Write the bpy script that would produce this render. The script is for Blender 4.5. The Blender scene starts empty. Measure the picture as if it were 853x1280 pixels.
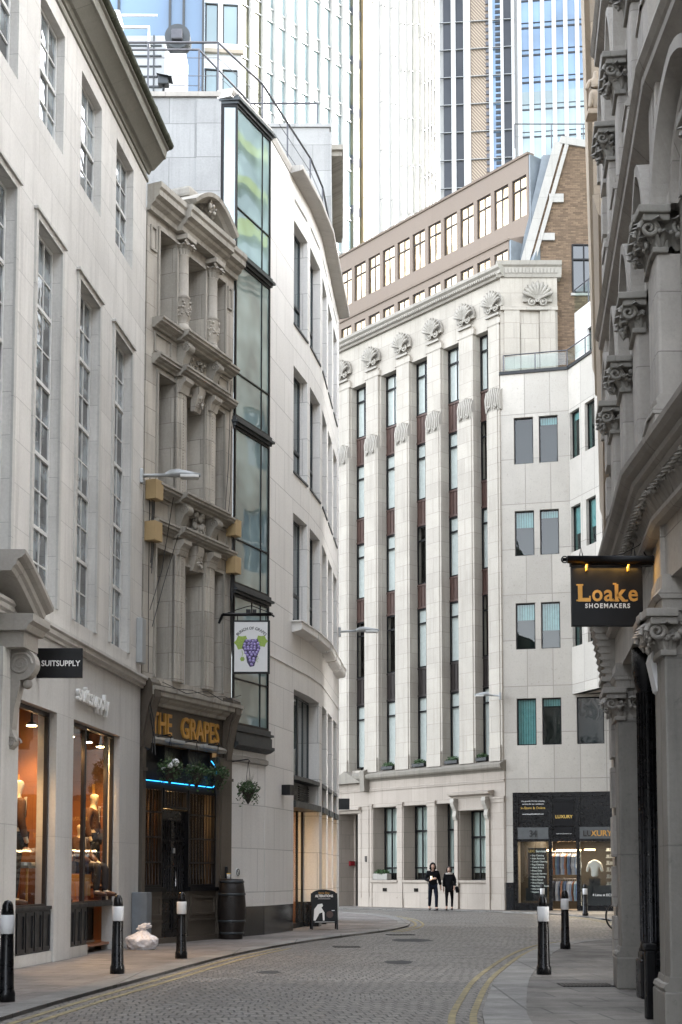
import bpy, bmesh, math, random
from mathutils import Vector, Matrix
random.seed(7)
S = bpy.context.scene
COL = S.collection
R = math.radians
# ------------------------------------------------------------ camera, sky, sun, exposure
cam_d = bpy.data.cameras.new('camera'); cam = bpy.data.objects.new('camera', cam_d); COL.objects.link(cam)
cam.location = (0, 0, 1.3); cam.rotation_euler = (R(90 + 4.8), 0, 0)
cam_d.sensor_fit = 'VERTICAL'; cam_d.sensor_height = 36.0; cam_d.lens = 36.0 * 1800 / 1280
cam_d.shift_y = (943.85 - 640) / 1280; cam_d.clip_start = 0.1; cam_d.clip_end = 2000
S.camera = cam
SUN_EL, SUN_X, SUN_Y = R(24), .93, .37
w = bpy.data.worlds.new("World"); S.world = w; w.use_nodes = True
nt = w.node_tree; bg = nt.nodes['Background']
sky = nt.nodes.new('ShaderNodeTexSky'); sky.sky_type = 'NISHITA'; sky.sun_disc = False
sky.sun_elevation = SUN_EL; sky.sun_rotation = math.atan2(SUN_X, SUN_Y)
sky.dust_density = 2.5; sky.air_density = 1.0
hs = nt.nodes.new('ShaderNodeHueSaturation'); hs.inputs['Saturation'].default_value = .30
nt.links.new(sky.outputs[0], hs.inputs['Color']); nt.links.new(hs.outputs[0], bg.inputs[0])
bg.inputs[1].default_value = .15
sd = bpy.data.lights.new('sun', 'SUN'); sd.energy = 2.0; sd.angle = R(.5); sd.color = (1, .93, .82)
so = bpy.data.objects.new('sun', sd); COL.objects.link(so); so.location = (90, 30, 90)
so.rotation_euler = Vector((-SUN_X*math.cos(SUN_EL), -SUN_Y*math.cos(SUN_EL), -math.sin(SUN_EL))).to_track_quat('-Z', 'Y').to_euler()
S.view_settings.view_transform = 'Standard'; S.view_settings.look = 'None'
S.view_settings.gamma = 1; S.view_settings.exposure = 3.5; S.view_settings.use_curve_mapping = False
S.render.engine = 'CYCLES'
S.cycles.max_bounces = 6; S.cycles.diffuse_bounces = 4; S.cycles.glossy_bounces = 4; S.cycles.transmission_bounces = 4; S.cycles.transparent_max_bounces = 8

# ------------------------------------------------------------ node helpers / materials
def newmat(n):
    m = bpy.data.materials.new(n); m.use_nodes = True
    t = m.node_tree; b = t.nodes['Principled BSDF']
    return m, t, b
def N(t, typ, **kw):
    n = t.nodes.new(typ)
    for k, v in kw.items(): setattr(n, k, v)
    return n
def mathn(t, op, a, b=None):
    n = N(t, 'ShaderNodeMath', operation=op)
    for i, v in enumerate((a, b)):
        if v is None: continue
        if isinstance(v, (int, float)): n.inputs[i].default_value = v
        else: t.links.new(v, n.inputs[i])
    return n.outputs[0]
def mixc(t, f, a, b, bt='MIX'):
    n = N(t, 'ShaderNodeMix', data_type='RGBA', blend_type=bt)
    for i, v in ((0, f), (6, a), (7, b)):
        if isinstance(v, (int, float)): n.inputs[i].default_value = v
        elif isinstance(v, (tuple, list)): n.inputs[i].default_value = (*v[:3], 1)
        else: t.links.new(v, n.inputs[i])
    return n.outputs[2]
def facade_vec(t, sx=1, sz=1, flat=False, ox=0, oz=0):
    tc = N(t, 'ShaderNodeTexCoord'); sp = N(t, 'ShaderNodeSeparateXYZ'); t.links.new(tc.outputs['Object'], sp.inputs[0])
    cb = N(t, 'ShaderNodeCombineXYZ')
    if flat:
        t.links.new(mathn(t, 'MULTIPLY', sp.outputs[0], sx), cb.inputs[0]); t.links.new(mathn(t, 'MULTIPLY', sp.outputs[1], sz), cb.inputs[1])
    else:
        u = mathn(t, 'ADD', sp.outputs[0], sp.outputs[1])
        t.links.new(mathn(t, 'MULTIPLY', mathn(t, 'ADD', u, ox), sx), cb.inputs[0]); t.links.new(mathn(t, 'MULTIPLY', mathn(t, 'ADD', sp.outputs[2], oz), sz), cb.inputs[1])
    return cb.outputs[0], tc
def noise(t, vec, scale, detail=4, rough=.55, lo=.35, hi=.65, dist=0):
    n = N(t, 'ShaderNodeTexNoise'); n.inputs['Scale'].default_value = scale; n.inputs['Detail'].default_value = detail
    n.inputs['Roughness'].default_value = rough; n.inputs['Distortion'].default_value = dist
    t.links.new(vec, n.inputs['Vector'])
    mr = N(t, 'ShaderNodeMapRange'); mr.inputs[1].default_value = lo; mr.inputs[2].default_value = hi
    t.links.new(n.outputs[0], mr.inputs[0]); return mr.outputs[0]
def bump(t, b, h, strength=.3, dist=.01):
    bp = N(t, 'ShaderNodeBump'); bp.inputs['Strength'].default_value = strength; bp.inputs['Distance'].default_value = dist
    t.links.new(h, bp.inputs['Height']); t.links.new(bp.outputs[0], b.inputs['Normal'])
def stone(name, c, bw=1.2, bh=.6, var=.10, joint=.55, dirt=.35, dirtc=(.10, .09, .08), rough=.8, mortar=.008, pit=0., streak=.35, ox=0., oz=0., flat=False, jb=.5, off=.5):
    m, t, b = newmat(name)
    v, tc = facade_vec(t, flat=flat, ox=ox, oz=oz)
    br = N(t, 'ShaderNodeTexBrick'); br.offset = off; br.inputs['Scale'].default_value = 1; br.inputs['Brick Width'].default_value = bw; br.inputs['Row Height'].default_value = bh
    br.inputs['Mortar Size'].default_value = mortar; br.inputs['Mortar Smooth'].default_value = .3
    hi = tuple(min(1, x*(1+var)) for x in c); lo = tuple(x*(1-var) for x in c)
    br.inputs['Color1'].default_value = (*hi, 1); br.inputs['Color2'].default_value = (*lo, 1); br.inputs['Mortar'].default_value = (*[x*(1-joint) for x in c], 1)
    t.links.new(v, br.inputs['Vector'])
    col = br.outputs[0]
    obj = tc.outputs['Object']
    big = noise(t, obj, .7, 6, .65, .42, .72)
    col = mixc(t, mathn(t, 'MULTIPLY', big, dirt), col, tuple((a*.55+d*.45) for a, d in zip(c, dirtc)))
    if not flat:
        v2, _ = facade_vec(t, 4.5, .28)
        st = noise(t, v2, 1.0, 5, .6, .5, .78)
        col = mixc(t, mathn(t, 'MULTIPLY', st, streak), col, dirtc)
    fine = noise(t, obj, 22, 6, .7, .3, .7)
    col = mixc(t, .28, col, mixc(t, fine, tuple(x*.72 for x in c), tuple(min(1, x*1.22) for x in c)))
    if pit:
        vo = noise(t, obj, 9, 8, .8, .56, .70)
        col = mixc(t, mathn(t, 'MULTIPLY', vo, pit), col, tuple(x*.45 for x in c))
    t.links.new(col, b.inputs['Base Color']); b.inputs['Roughness'].default_value = rough
    h = mathn(t, 'ADD', mathn(t, 'MULTIPLY', br.outputs[1], -jb), mathn(t, 'MULTIPLY', fine, .25))
    bump(t, b, h, .55, .012)
    return m
def plain(name, c, rough=.5, metal=0., var=.15, scale=6, bs=.1, spec=.5, emit=None, es=0, coat=0):
    m, t, b = newmat(name)
    tc = N(t, 'ShaderNodeTexCoord')
    f = noise(t, tc.outputs['Object'], scale, 5, .6, .3, .7)
    t.links.new(mixc(t, f, tuple(x*(1-var) for x in c), tuple(min(1, x*(1+var)) for x in c)), b.inputs['Base Color'])
    r2 = N(t, 'ShaderNodeMapRange'); r2.inputs[3].default_value = max(.02, rough*.8); r2.inputs[4].default_value = min(1, rough*1.25)
    t.links.new(f, r2.inputs[0]); t.links.new(r2.outputs[0], b.inputs['Roughness'])
    b.inputs['Metallic'].default_value = metal; b.inputs['Specular IOR Level'].default_value = spec
    if coat: b.inputs['Coat Weight'].default_value = coat
    if emit: b.inputs['Emission Color'].default_value = (*emit, 1); b.inputs['Emission Strength'].default_value = es
    if bs: bump(t, b, f, bs, .01)
    return m
def glass(name, c, ior=1.9, rough=.02, wav=.15, wscale=1.2, metal=0., var=.3, vscale=.8):
    m, t, b = newmat(name)
    tc = N(t, 'ShaderNodeTexCoord')
    f = noise(t, tc.outputs['Object'], vscale, 2, .5, .4, .6)
    t.links.new(mixc(t, f, tuple(x*(1-var) for x in c), tuple(min(1, x*(1+var)) for x in c)), b.inputs['Base Color'])
    b.inputs['Roughness'].default_value = rough; b.inputs['IOR'].default_value = ior; b.inputs['Metallic'].default_value = metal
    g = noise(t, tc.outputs['Object'], wscale, 2, .4, .2, .8)
    bump(t, b, g, wav, .04)
    return m
def clear_glass(name, tint=(.9, .95, .93), refl=1.0, wav=.05, ior=1.6):
    m, t, b = newmat(name)
    out = t.nodes['Material Output']
    tr = N(t, 'ShaderNodeBsdfTransparent'); tr.inputs[0].default_value = (*tint, 1)
    gl = N(t, 'ShaderNodeBsdfGlossy'); gl.inputs['Roughness'].default_value = .01; gl.inputs[0].default_value = (refl, refl, refl, 1)
    lw = N(t, 'ShaderNodeLayerWeight'); lw.inputs[0].default_value = .5
    f0 = ((ior-1)/(ior+1))**2
    fr = mathn(t, 'ADD', mathn(t, 'MULTIPLY', mathn(t, 'POWER', lw.outputs['Facing'], 5.), .9), f0)
    tc = N(t, 'ShaderNodeTexCoord'); g = noise(t, tc.outputs['Object'], 1., 2, .4, .2, .8)
    bp = N(t, 'ShaderNodeBump'); bp.inputs['Strength'].default_value = wav; bp.inputs['Distance'].default_value = .03
    t.links.new(g, bp.inputs['Height']); t.links.new(bp.outputs[0], gl.inputs['Normal'])
    mx = N(t, 'ShaderNodeMixShader'); t.links.new(fr, mx.inputs[0]); t.links.new(tr.outputs[0], mx.inputs[1]); t.links.new(gl.outputs[0], mx.inputs[2])
    t.links.new(mx.outputs[0], out.inputs[0]); return m
def emis(name, c, s):
    m, t, b = newmat(name); b.inputs['Base Color'].default_value = (*c, 1)
    b.inputs['Emission Color'].default_value = (*c, 1); b.inputs['Emission Strength'].default_value = s; return m

M = {}
M['portland'] = stone('portland_stone', (.63, .61, .575), 1.3, .62, .09, .5, .5, streak=.42, mortar=.006)
M['portland_trim'] = stone('portland_trim', (.52, .505, .475), 3.0, 2.0, .05, .4, .5, streak=.4)
M['shop_stone'] = stone('shop_stone', (.54, .53, .51), 2.2, 1.9, .05, .4, .45, mortar=.004, streak=.35)
M['cornice_old'] = stone('weathered_cornice', (.24, .235, .205), 2.2, 3.0, .1, .5, .6, (.07, .075, .05), streak=.3)
M['moss_gutter'] = plain('mossy_gutter', (.055, .058, .036), .85, var=.5, scale=9, bs=.6)
M['bath'] = stone('sooty_carved_stone', (.45, .415, .36), .8, .52, .2, .6, .8, (.06, .05, .042), streak=.75, rough=.85)
M['bath_trim'] = stone('sooty_moulding', (.37, .345, .30), 1.6, 4.0, .18, .4, .9, (.04, .035, .03), streak=.75, rough=.85)
M['white_stone'] = stone('white_cladding', (.78, .76, .73), 1.5, .95, .05, .55, .28, (.28, .26, .24), streak=.22, mortar=.010)
M['wood_dark'] = plain('dark_wood', (.035, .016, .008), .6)
M['sign_grey'] = plain('grey_sign', (.085, .09, .092), .5, bs=0)
M['grey_stone'] = stone('grey_cladding', (.30, .30, .295), 1.15, .78, .14, .5, .8, (.10, .10, .10), streak=.6, mortar=.01)
M['deco'] = stone('ashlar', (.39, .355, .305), .95, .62, .10, .45, .7, (.15, .13, .105), streak=.5, mortar=.011, pit=.3)
M['deco_trim'] = stone('carved_ashlar', (.34, .315, .275), 2.0, 3.0, .08, .4, .55, (.10, .09, .075), streak=.4)
M['deco_dirty'] = stone('dark_weathered_ledge', (.20, .18, .15), 2.0, 3.0, .2, .4, .8, (.045, .045, .03), streak=.5)
M['deco_base'] = stone('ground_ashlar', (.33, .285, .24), .95, .62, .09, .5, .5, (.12, .105, .09), streak=.35, mortar=.009)
M['trav'] = stone('travertine', (.43, .40, .355), .98, 1.78, .16, .6, .7, (.2, .18, .15), mortar=.016, pit=.9, streak=.12, off=0., oz=.35)
M['gothic'] = stone('gothic_stone', (.42, .39, .35), 1.1, .52, .16, .55, .85, (.05, .045, .04), streak=.7, pit=.3, mortar=.006)
M['gothic_trim'] = stone('gothic_moulding', (.36, .335, .30), 1.3, 6.0, .12, .5, .65, (.05, .047, .042), streak=.45)
M['gothic_dark'] = stone('gothic_carving', (.27, .255, .225), 3.0, 6.0, .12, .2, .7, (.035, .033, .03), streak=.5)
M['granite_pier'] = stone('polished_granite_pier', (.24, .225, .20), 4.0, 1.55, .14, .4, .95, (.05, .045, .04), streak=.55, rough=.55, pit=.7)
M['beige'] = stone('warm_stone', (.44, .365, .28), 1.4, .8, .07, .4, .3, (.2, .16, .12), streak=.2)
M['mansard'] = stone('mansard_render', (.21, .165, .13), 6, 4, .03, .2, .35, (.2, .17, .15), streak=.25)
M['brick'] = stone('stock_brick', (.165, .112, .072), .20, .072, .5, .3, .5, (.07, .05, .04), rough=.9, mortar=.009, streak=.15, jb=1.)
M['brick_pale'] = stone('pale_brick', (.42, .33, .25), .24, .09, .12, .25, .2, (.2, .15, .1), mortar=.008, streak=.1)
M['coping'] = stone('coping', (.42, .40, .37), 1.1, .9, .06, .4, .4, streak=.25)
M['lead'] = plain('lead_sheet', (.17, .195, .215), .5, var=.2, scale=2)
M['brown_granite'] = stone('brown_pub_stone', (.085, .07, .055), 2.4, 3, .12, .3, .6, (.03, .026, .02), streak=.4, rough=.45, pit=.4)
M['black_plinth'] = plain('black_plinth', (.012, .013, .015), .18, var=.3, scale=30, bs=.02)
M['bronze'] = plain('bronze_spandrel', (.065, .034, .026), .5, .1, var=.25, scale=5)
M['bronze_dark'] = plain('dark_bronze', (.028, .022, .02), .45, .3)
M['black'] = plain('black_paint', (.006, .006, .007), .4, var=.3, bs=.05, spec=.25)
M['black_gloss'] = plain('black_gloss_paint', (.006, .006, .007), .28, var=.6, bs=.04, scale=11, spec=.35)
M['charcoal'] = plain('charcoal_paint', (.013, .014, .016), .4, var=.2, spec=.3)
M['gunmetal'] = plain('gunmetal', (.05, .056, .06), .45, .3)
M['white_bar'] = plain('white_glazing_bar', (.62, .62, .60), .5, var=.06)
M['grey_metal'] = plain('grey_metal', (.34, .35, .35), .45, .3, var=.08)
M['rail'] = plain('rail_metal', (.09, .09, .10), .4, .5)
M['steel'] = plain('stainless', (.5, .5, .5), .3, .9)
M['band'] = plain('white_reflective_band', (.72, .72, .72), .5, var=.06)
M['tan_box'] = plain('tan_casing', (.40, .285, .145), .5, var=.06)
M['cable'] = plain('cable', (.02, .02, .02), .6)
M['gold'] = plain('gilt_letter', (.62, .33, .075), .35, .35, var=.12)
M['white_letter'] = plain('white_letter', (.8, .8, .78), .5, var=.03, bs=0)
M['gold_letter'] = plain('gold_letter', (.75, .50, .12), .4, .2, var=.08, bs=0)
M['skin'] = plain('skin', (.42, .26, .19), .5, var=.06, bs=0)
M['mannequin'] = plain('mannequin_ivory', (.62, .52, .38), .3, var=.04, bs=0)
M['suit_brown'] = plain('brown_wool', (.075, .032, .014), .9, var=.3, scale=40)
M['suit_dark'] = plain('dark_wool', (.022, .02, .022), .9, var=.3, scale=40)
M['cloth_black'] = plain('black_coat_cloth', (.006, .006, .007), .9, var=.3, scale=30, spec=.08)
M['cloth_navy'] = plain('navy_denim', (.008, .010, .017), .9, var=.3, scale=30, spec=.1)
M['shirt'] = plain('white_shirt', (.7, .68, .64), .8, var=.05)
M['hair'] = plain('dark_hair', (.018, .012, .009), .5, var=.4, scale=50)
M['wood_warm'] = stone('shop_wood_wall', (.26, .105, .035), .55, .9, .14, .3, .2, (.10, .04, .02), rough=.45, mortar=.006, streak=.1)
M['wood_floor'] = plain('shop_floor', (.30, .12, .05), .35, var=.2, scale=4)
M['barrel'] = plain('dark_barrel_wood', (.012, .008, .006), .55, var=.5, scale=12, bs=.5)
M['leaf'] = plain('leaf', (.035, .075, .022), .6, var=.5, scale=9, bs=0)
M['leaf2'] = plain('leaf_light', (.09, .11, .055), .6, var=.4, scale=9, bs=0)
M['wicker'] = plain('dark_basket', (.025, .02, .015), .8, var=.4, scale=30)
M['bag'] = plain('white_plastic_bag', (.74, .72, .74), .3, var=.12, scale=18, bs=.7, spec=.8)
M['cabinet'] = plain('grey_cabinet', (.16, .18, .20), .45, var=.1)
M['red'] = plain('red_alarm', (.22, .015, .02), .4, var=.1)
M['sign_white'] = plain('sign_white', (.66, .66, .66), .4, var=.04, bs=0)
M['grape'] = plain('grape_purple', (.26, .20, .48), .4, var=.25, scale=60, bs=0)
M['grape_light'] = plain('grape_highlight', (.50, .46, .72), .4, bs=0)
M['grape_dark'] = plain('grape_shadow_paint', (.045, .03, .09), .5, bs=0)
M['vine'] = plain('vine_leaf_paint', (.26, .38, .05), .5, var=.2, scale=40, bs=0)
M['ink'] = plain('black_ink', (.02, .02, .02), .6, bs=0)
M['yellow_line'] = plain('road_line_paint', (.27, .225, .125), .8, var=.5, scale=9, bs=.1)
M['g_a'] = glass('old_window_glass', (.13, .15, .16), 2.4, .015, .3, 2.2, var=.9, vscale=2.2)  # pale, patchy base colour stands in for bright reflections in the panes
M['g_dark'] = glass('dark_glass', (.012, .018, .02), 1.9, .02, .1, 1.)
M['g_oriel'] = glass('oriel_glass', (.20, .27, .26), 2.5, .01, .22, .5)
M['g_c'] = glass('slot_glass', (.05, .075, .085), 2.2, .02, .1, 1.)
M['g_blind'] = glass('blind_behind_glass', (.42, .45, .43), 1.6, .06, .05, 1., var=.08)
M['g_deco'] = glass('deco_window_glass', (.22, .26, .27), 1.9, .03, .1, 1.3, var=.5, vscale=1.6)
M['g_teal'] = glass('teal_glass', (.035, .075, .08), 1.9, .02, .1, .8, var=.4, vscale=.6)
M['g_teal2'] = glass('pale_teal_glass', (.13, .23, .235), 1.9, .04, .1, .8, var=.2, vscale=.6)
M['g_gold'] = glass('gold_reflection_glass', (.62, .46, .27), 2.2, .03, .6, 1.6, metal=.65, var=.35, vscale=1.5)  # gold tint stands in for sunlit buildings mirrored in the mansard windows
M['g_tower'] = glass('tower_glass', (.24, .31, .32), 1.7, .08, .1, .25, metal=.15, var=.25, vscale=.12)
M['g_tower2'] = glass('tower_glass_white', (.26, .28, .27), 1.7, .08, .2, .12, metal=.15, var=.25, vscale=.06)
M['g_blue'] = glass('tower_glass_blue', (.15, .24, .36), 1.7, .06, .15, .2, metal=.15, var=.25, vscale=.1)
M['g_olive'] = glass('tower_glass_olive', (.09, .09, .055), 1.7, .05, .2, .5, metal=.15, var=.3, vscale=.4)
M['g_clear'] = clear_glass('shop_glass')
M['g_teal_clear'] = clear_glass('teal_clear_glass', (.50, .72, .72), 1., .1, 1.5)
M['g_pale_clear'] = clear_glass('pale_clear_glass', (.86, .88, .87), 1., .15, 1.5)
M['blind_white'] = plain('white_blind', (.55, .57, .55), .8, var=.1, bs=0)
M['blind_teal'] = plain('grey_green_blind', (.34, .42, .41), .8, var=.15, bs=0)
M['g_rail'] = clear_glass('balustrade_glass', (.75, .85, .83))
M['white_fin'] = plain('white_fin', (.40, .40, .39), .5, var=.04, bs=0, scale=.3)
M['slate_fin'] = plain('dark_spandrel', (.018, .022, .03), .5, var=.1, bs=0, scale=.3)
M['panel_gold'] = plain('gold_panel', (.30, .23, .14), .4, .1, var=.08, bs=0, scale=.1)
M['lime'] = plain('lime_sunshade', (.42, .50, .10), .5, var=.05, bs=0)
M['interior'] = plain('dark_interior', (.02, .018, .016), .95, spec=.1)
M['glow'] = emis('warm_lamp', (1, .72, .36), 9)
M['glow_soft'] = emis('shop_strip_lamp', (1, .62, .3), 2.5)
M['neon'] = emis('blue_neon', (.02, .28, .7), .55)

def setts():
    m, t, b = newmat('sett_paving')
    v, tc = facade_vec(t, 1, 1, flat=True)
    # gentle wobble so that courses are not ruler straight
    nz = N(t, 'ShaderNodeTexNoise'); nz.inputs['Scale'].default_value = .5; t.links.new(v, nz.inputs['Vector'])
    mp = N(t, 'ShaderNodeVectorMath', operation='MULTIPLY_ADD'); t.links.new(nz.outputs['Color'], mp.inputs[0]); mp.inputs[1].default_value = (.5, .5, 0); t.links.new(v, mp.inputs[2])
    rot = N(t, 'ShaderNodeMapping'); rot.inputs['Rotation'].default_value = (0, 0, R(-8)); t.links.new(mp.outputs[0], rot.inputs['Vector'])
    br = N(t, 'ShaderNodeTexBrick'); br.inputs['Scale'].default_value = 1; br.inputs['Brick Width'].default_value = .13; br.inputs['Row Height'].default_value = .23
    br.inputs['Mortar Size'].default_value = .012; br.inputs['Mortar Smooth'].default_value = .3
    br.inputs['Color1'].default_value = (.30, .275, .245, 1); br.inputs['Color2'].default_value = (.17, .155, .14, 1); br.inputs['Mortar'].default_value = (.022, .02, .019, 1)
    t.links.new(rot.outputs[0], br.inputs['Vector'])
    big = noise(t, tc.outputs['Object'], .22, 6, .65, .4, .65)
    wear = noise(t, tc.outputs['Object'], 1.3, 7, .7, .52, .68)
    col = mixc(t, mathn(t, 'MULTIPLY', big, .55), br.outputs[0], (.075, .068, .06))
    col = mixc(t, mathn(t, 'MULTIPLY', wear, .75), col, (.33, .315, .29))
    fine = noise(t, tc.outputs['Object'], 45, 5, .7)
    col = mixc(t, .35, col, mixc(t, fine, (.06, .055, .05), (.20, .185, .165)))
    t.links.new(mixc(t, mathn(t, 'MULTIPLY', br.outputs[1], .75), col, (.04, .037, .034)), b.inputs['Base Color'])
    rr = N(t, 'ShaderNodeMapRange'); rr.inputs[3].default_value = .42; rr.inputs[4].default_value = .75; t.links.new(wear, rr.inputs[0]); t.links.new(rr.outputs[0], b.inputs['Roughness'])
    h = mathn(t, 'ADD', mathn(t, 'MULTIPLY', br.outputs[1], -1.), mathn(t, 'MULTIPLY', fine, .3))
    bump(t, b, h, .8, .02); return m
M['setts'] = setts()
def pave(name, c, c2, bw, bh, rot=0.):
    m, t, b = newmat(name)
    v, tc = facade_vec(t, 1, 1, flat=True)
    mp = N(t, 'ShaderNodeMapping'); mp.inputs['Rotation'].default_value = (0, 0, rot); t.links.new(v, mp.inputs['Vector'])
    br = N(t, 'ShaderNodeTexBrick'); br.inputs['Scale'].default_value = 1; br.inputs['Brick Width'].default_value = bw; br.inputs['Row Height'].default_value = bh
    br.inputs['Mortar Size'].default_value = .014; br.inputs['Mortar Smooth'].default_value = .3
    br.inputs['Color1'].default_value = (*c, 1); br.inputs['Color2'].default_value = (*c2, 1); br.inputs['Mortar'].default_value = (*[x*.18 for x in c2], 1)
    t.links.new(mp.outputs[0], br.inputs['Vector'])
    big = noise(t, tc.outputs['Object'], .6, 7, .7, .42, .66)
    col = mixc(t, mathn(t, 'MULTIPLY', big, .8), br.outputs[0], tuple(x*.5 for x in c2))
    spots = noise(t, tc.outputs['Object'], 7, 4, .7, .62, .68)
    col = mixc(t, mathn(t, 'MULTIPLY', spots, .35), col, tuple(min(1, x*1.6) for x in c))
    fine = noise(t, tc.outputs['Object'], 60, 5, .7)
    col = mixc(t, .25, col, mixc(t, fine, tuple(x*.6 for x in c2), tuple(x*1.3 for x in c)))
    t.links.new(col, b.inputs['Base Color'])
    rr = N(t, 'ShaderNodeMapRange'); rr.inputs[3].default_value = .5; rr.inputs[4].default_value = .85; t.links.new(big, rr.inputs[0]); t.links.new(rr.outputs[0], b.inputs['Roughness'])
    bump(t, b, mathn(t, 'ADD', mathn(t, 'MULTIPLY', br.outputs[1], -1.), mathn(t, 'MULTIPLY', fine, .25)), .6, .012); return m
M['pave_l'] = pave('left_flagstones', (.25, .22, .20), (.155, .14, .13), .75, .45, R(12))
M['pave_r'] = pave('right_flagstones', (.22, .20, .175), (.115, .105, .095), .85, .62, R(-4))
M['kerb'] = pave('granite_kerb', (.27, .258, .24), (.20, .193, .18), 1.1, .9, R(90))
M['asphalt'] = plain('asphalt', (.05, .05, .05), .85, var=.3, scale=30, bs=.4)

# ------------------------------------------------------------ mesh builder
SPLIT = {'cornice', 'pub_pilaster', 'broken_pediment', 'parapet_cap', 'pilaster', 'pier', 'door_surround', 'moulded_panel', 'stall_riser', 'ground_floor_trim', 'display_plinth', 'carved_panel', 'wall_shaft', 'ledge', 'window_surround', 'sign_panel', 'upper_panel', 'spandrel', 'edge_band', 'sill', 'string_course', 'display_wall', 'display_picture', 'entry', 'band', 'strip_lamp', 'pub_interior', 'side_wall'}
class MB:
    def __init__(q): q.v = []; q.f = []; q.sm = set(); q.pr = []
    def add(q, vs, fs, smooth=False):
        o = len(q.v); q.pr.append(o); q.v += [tuple(x) for x in vs]
        if smooth: q.sm.update(range(len(q.f), len(q.f)+len(fs)))
        q.f += [tuple(i+o for i in f) for f in fs]; return q
    def box(q, s0, s1, z0, z1, p0, p1):      # s along, z up, p outwards (local -Y)
        a, b = min(s0, s1), max(s0, s1); c, d = min(z0, z1), max(z0, z1); e, f = -max(p0, p1), -min(p0, p1)
        return q.add([(a,e,c),(b,e,c),(b,f,c),(a,f,c),(a,e,d),(b,e,d),(b,f,d),(a,f,d)],
                     [(0,3,2,1),(4,5,6,7),(0,1,5,4),(1,2,6,5),(2,3,7,6),(3,0,4,7)])
    def bbox(q, s0, s1, z0, z1, p0, p1, b=.01):   # box with bevelled edges
        a, c_ = (s0+s1)/2, (z0+z1)/2; e = (p0+p1)/2; hx, hz, hp = abs(s1-s0)/2, abs(z1-z0)/2, abs(p1-p0)/2
        bm = bmesh.new(); bmesh.ops.create_cube(bm, size=1)
        for v in bm.verts: v.co = Vector((a+v.co.x*2*hx, -e+v.co.y*2*hp, c_+v.co.z*2*hz))
        b = min(b, hx*.9, hz*.9, hp*.9)
        bmesh.ops.bevel(bm, geom=bm.edges[:], offset=b, segments=2, affect='EDGES', profile=.6)
        q.frombm(bm); return q
    def frombm(q, bm, mat=None, smooth=False):
        bm.verts.index_update()
        q.add([(mat @ v.co) if mat else v.co[:] for v in bm.verts], [[v.index for v in f.verts] for f in bm.faces], smooth); bm.free()
    def prof(q, s0, s1, pts):                 # closed (p,z) outline extruded along s
        n = len(pts)
        area = sum(pts[i][0]*pts[(i+1) % n][1]-pts[(i+1) % n][0]*pts[i][1] for i in range(n))
        if area < 0: pts = pts[::-1]
        vs = [(s0, -p, z) for p, z in pts]+[(s1, -p, z) for p, z in pts]
        fs = [(i, (i+1) % n, n+(i+1) % n, n+i) for i in range(n)]
        return q.add(vs, fs+[tuple(range(n))[::-1], tuple(range(n, 2*n))])
    def poly(q, pts, p0, p1):                 # closed (s,z) outline extruded in p
        n = len(pts)
        area = sum(pts[i][0]*pts[(i+1) % n][1]-pts[(i+1) % n][0]*pts[i][1] for i in range(n))
        if area < 0: pts = pts[::-1]
        a, b = -max(p0, p1), -min(p0, p1)
        vs = [(s, a, z) for s, z in pts]+[(s, b, z) for s, z in pts]
        fs = [(i, n+i, n+(i+1) % n, (i+1) % n) for i in range(n)]
        return q.add(vs, fs+[tuple(range(n)), tuple(range(n, 2*n))[::-1]])
    def plan(q, pts, z0, z1):                 # closed (x,y) outline extruded up
        n = len(pts)
        area = sum(pts[i][0]*pts[(i+1) % n][1]-pts[(i+1) % n][0]*pts[i][1] for i in range(n))
        if area < 0: pts = pts[::-1]
        vs = [(x, y, z0) for x, y in pts]+[(x, y, z1) for x, y in pts]
        fs = [(i, (i+1) % n, n+(i+1) % n, n+i) for i in range(n)]
        return q.add(vs, fs+[tuple(range(n))[::-1], tuple(range(n, 2*n))])
    def tube(q, pts, r, n=8, rs=None, closed=False):
        P = [Vector(p) for p in pts]; m = len(P); vs = []
        up = Vector((0, 0, 1)); prev = None
        for i, p in enumerate(P):
            d = (P[min(i+1, m-1)]-P[max(i-1, 0)]).normalized()
            if prev is None:
                a = d.cross(up)
                if a.length < .05: a = d.cross(Vector((1, 0, 0)))
            else: a = prev-d*prev.dot(d)
            a.normalize(); prev = a; b = d.cross(a); rr = rs[i] if rs else r
            for k in range(n):
                t = 2*math.pi*k/n; vs.append(p+a*math.cos(t)*rr+b*math.sin(t)*rr)
        fs = [(i*n+k, i*n+(k+1) % n, (i+1)*n+(k+1) % n, (i+1)*n+k) for i in range(m-1) for k in range(n)]
        o = len(q.f); q.add(vs, fs, True); q.add([], []); L = len(q.v)-len(vs)
        q.f += [tuple(L+k for k in range(n)), tuple(L+(m-1)*n+k for k in range(n))[::-1]]
        return q
    def lathe(q, c, pr, n=20):                # pr: (radius, z)
        vs = []; m = len(pr)
        for r, z in pr:
            for k in range(n):
                t = 2*math.pi*k/n; vs.append((c[0]+r*math.cos(t), c[1]+r*math.sin(t), c[2]+z))
        fs = [(i*n+k, i*n+(k+1) % n, (i+1)*n+(k+1) % n, (i+1)*n+k) for i in range(m-1) for k in range(n)]
        q.add(vs, fs, True); L = len(q.v)-len(vs)
        q.f += [tuple(L+k for k in range(n))[::-1], tuple(L+(m-1)*n+k for k in range(n))]
        return q
    def cyl(q, a, b, r, n=12): return q.tube([a, b], r, n)
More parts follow.
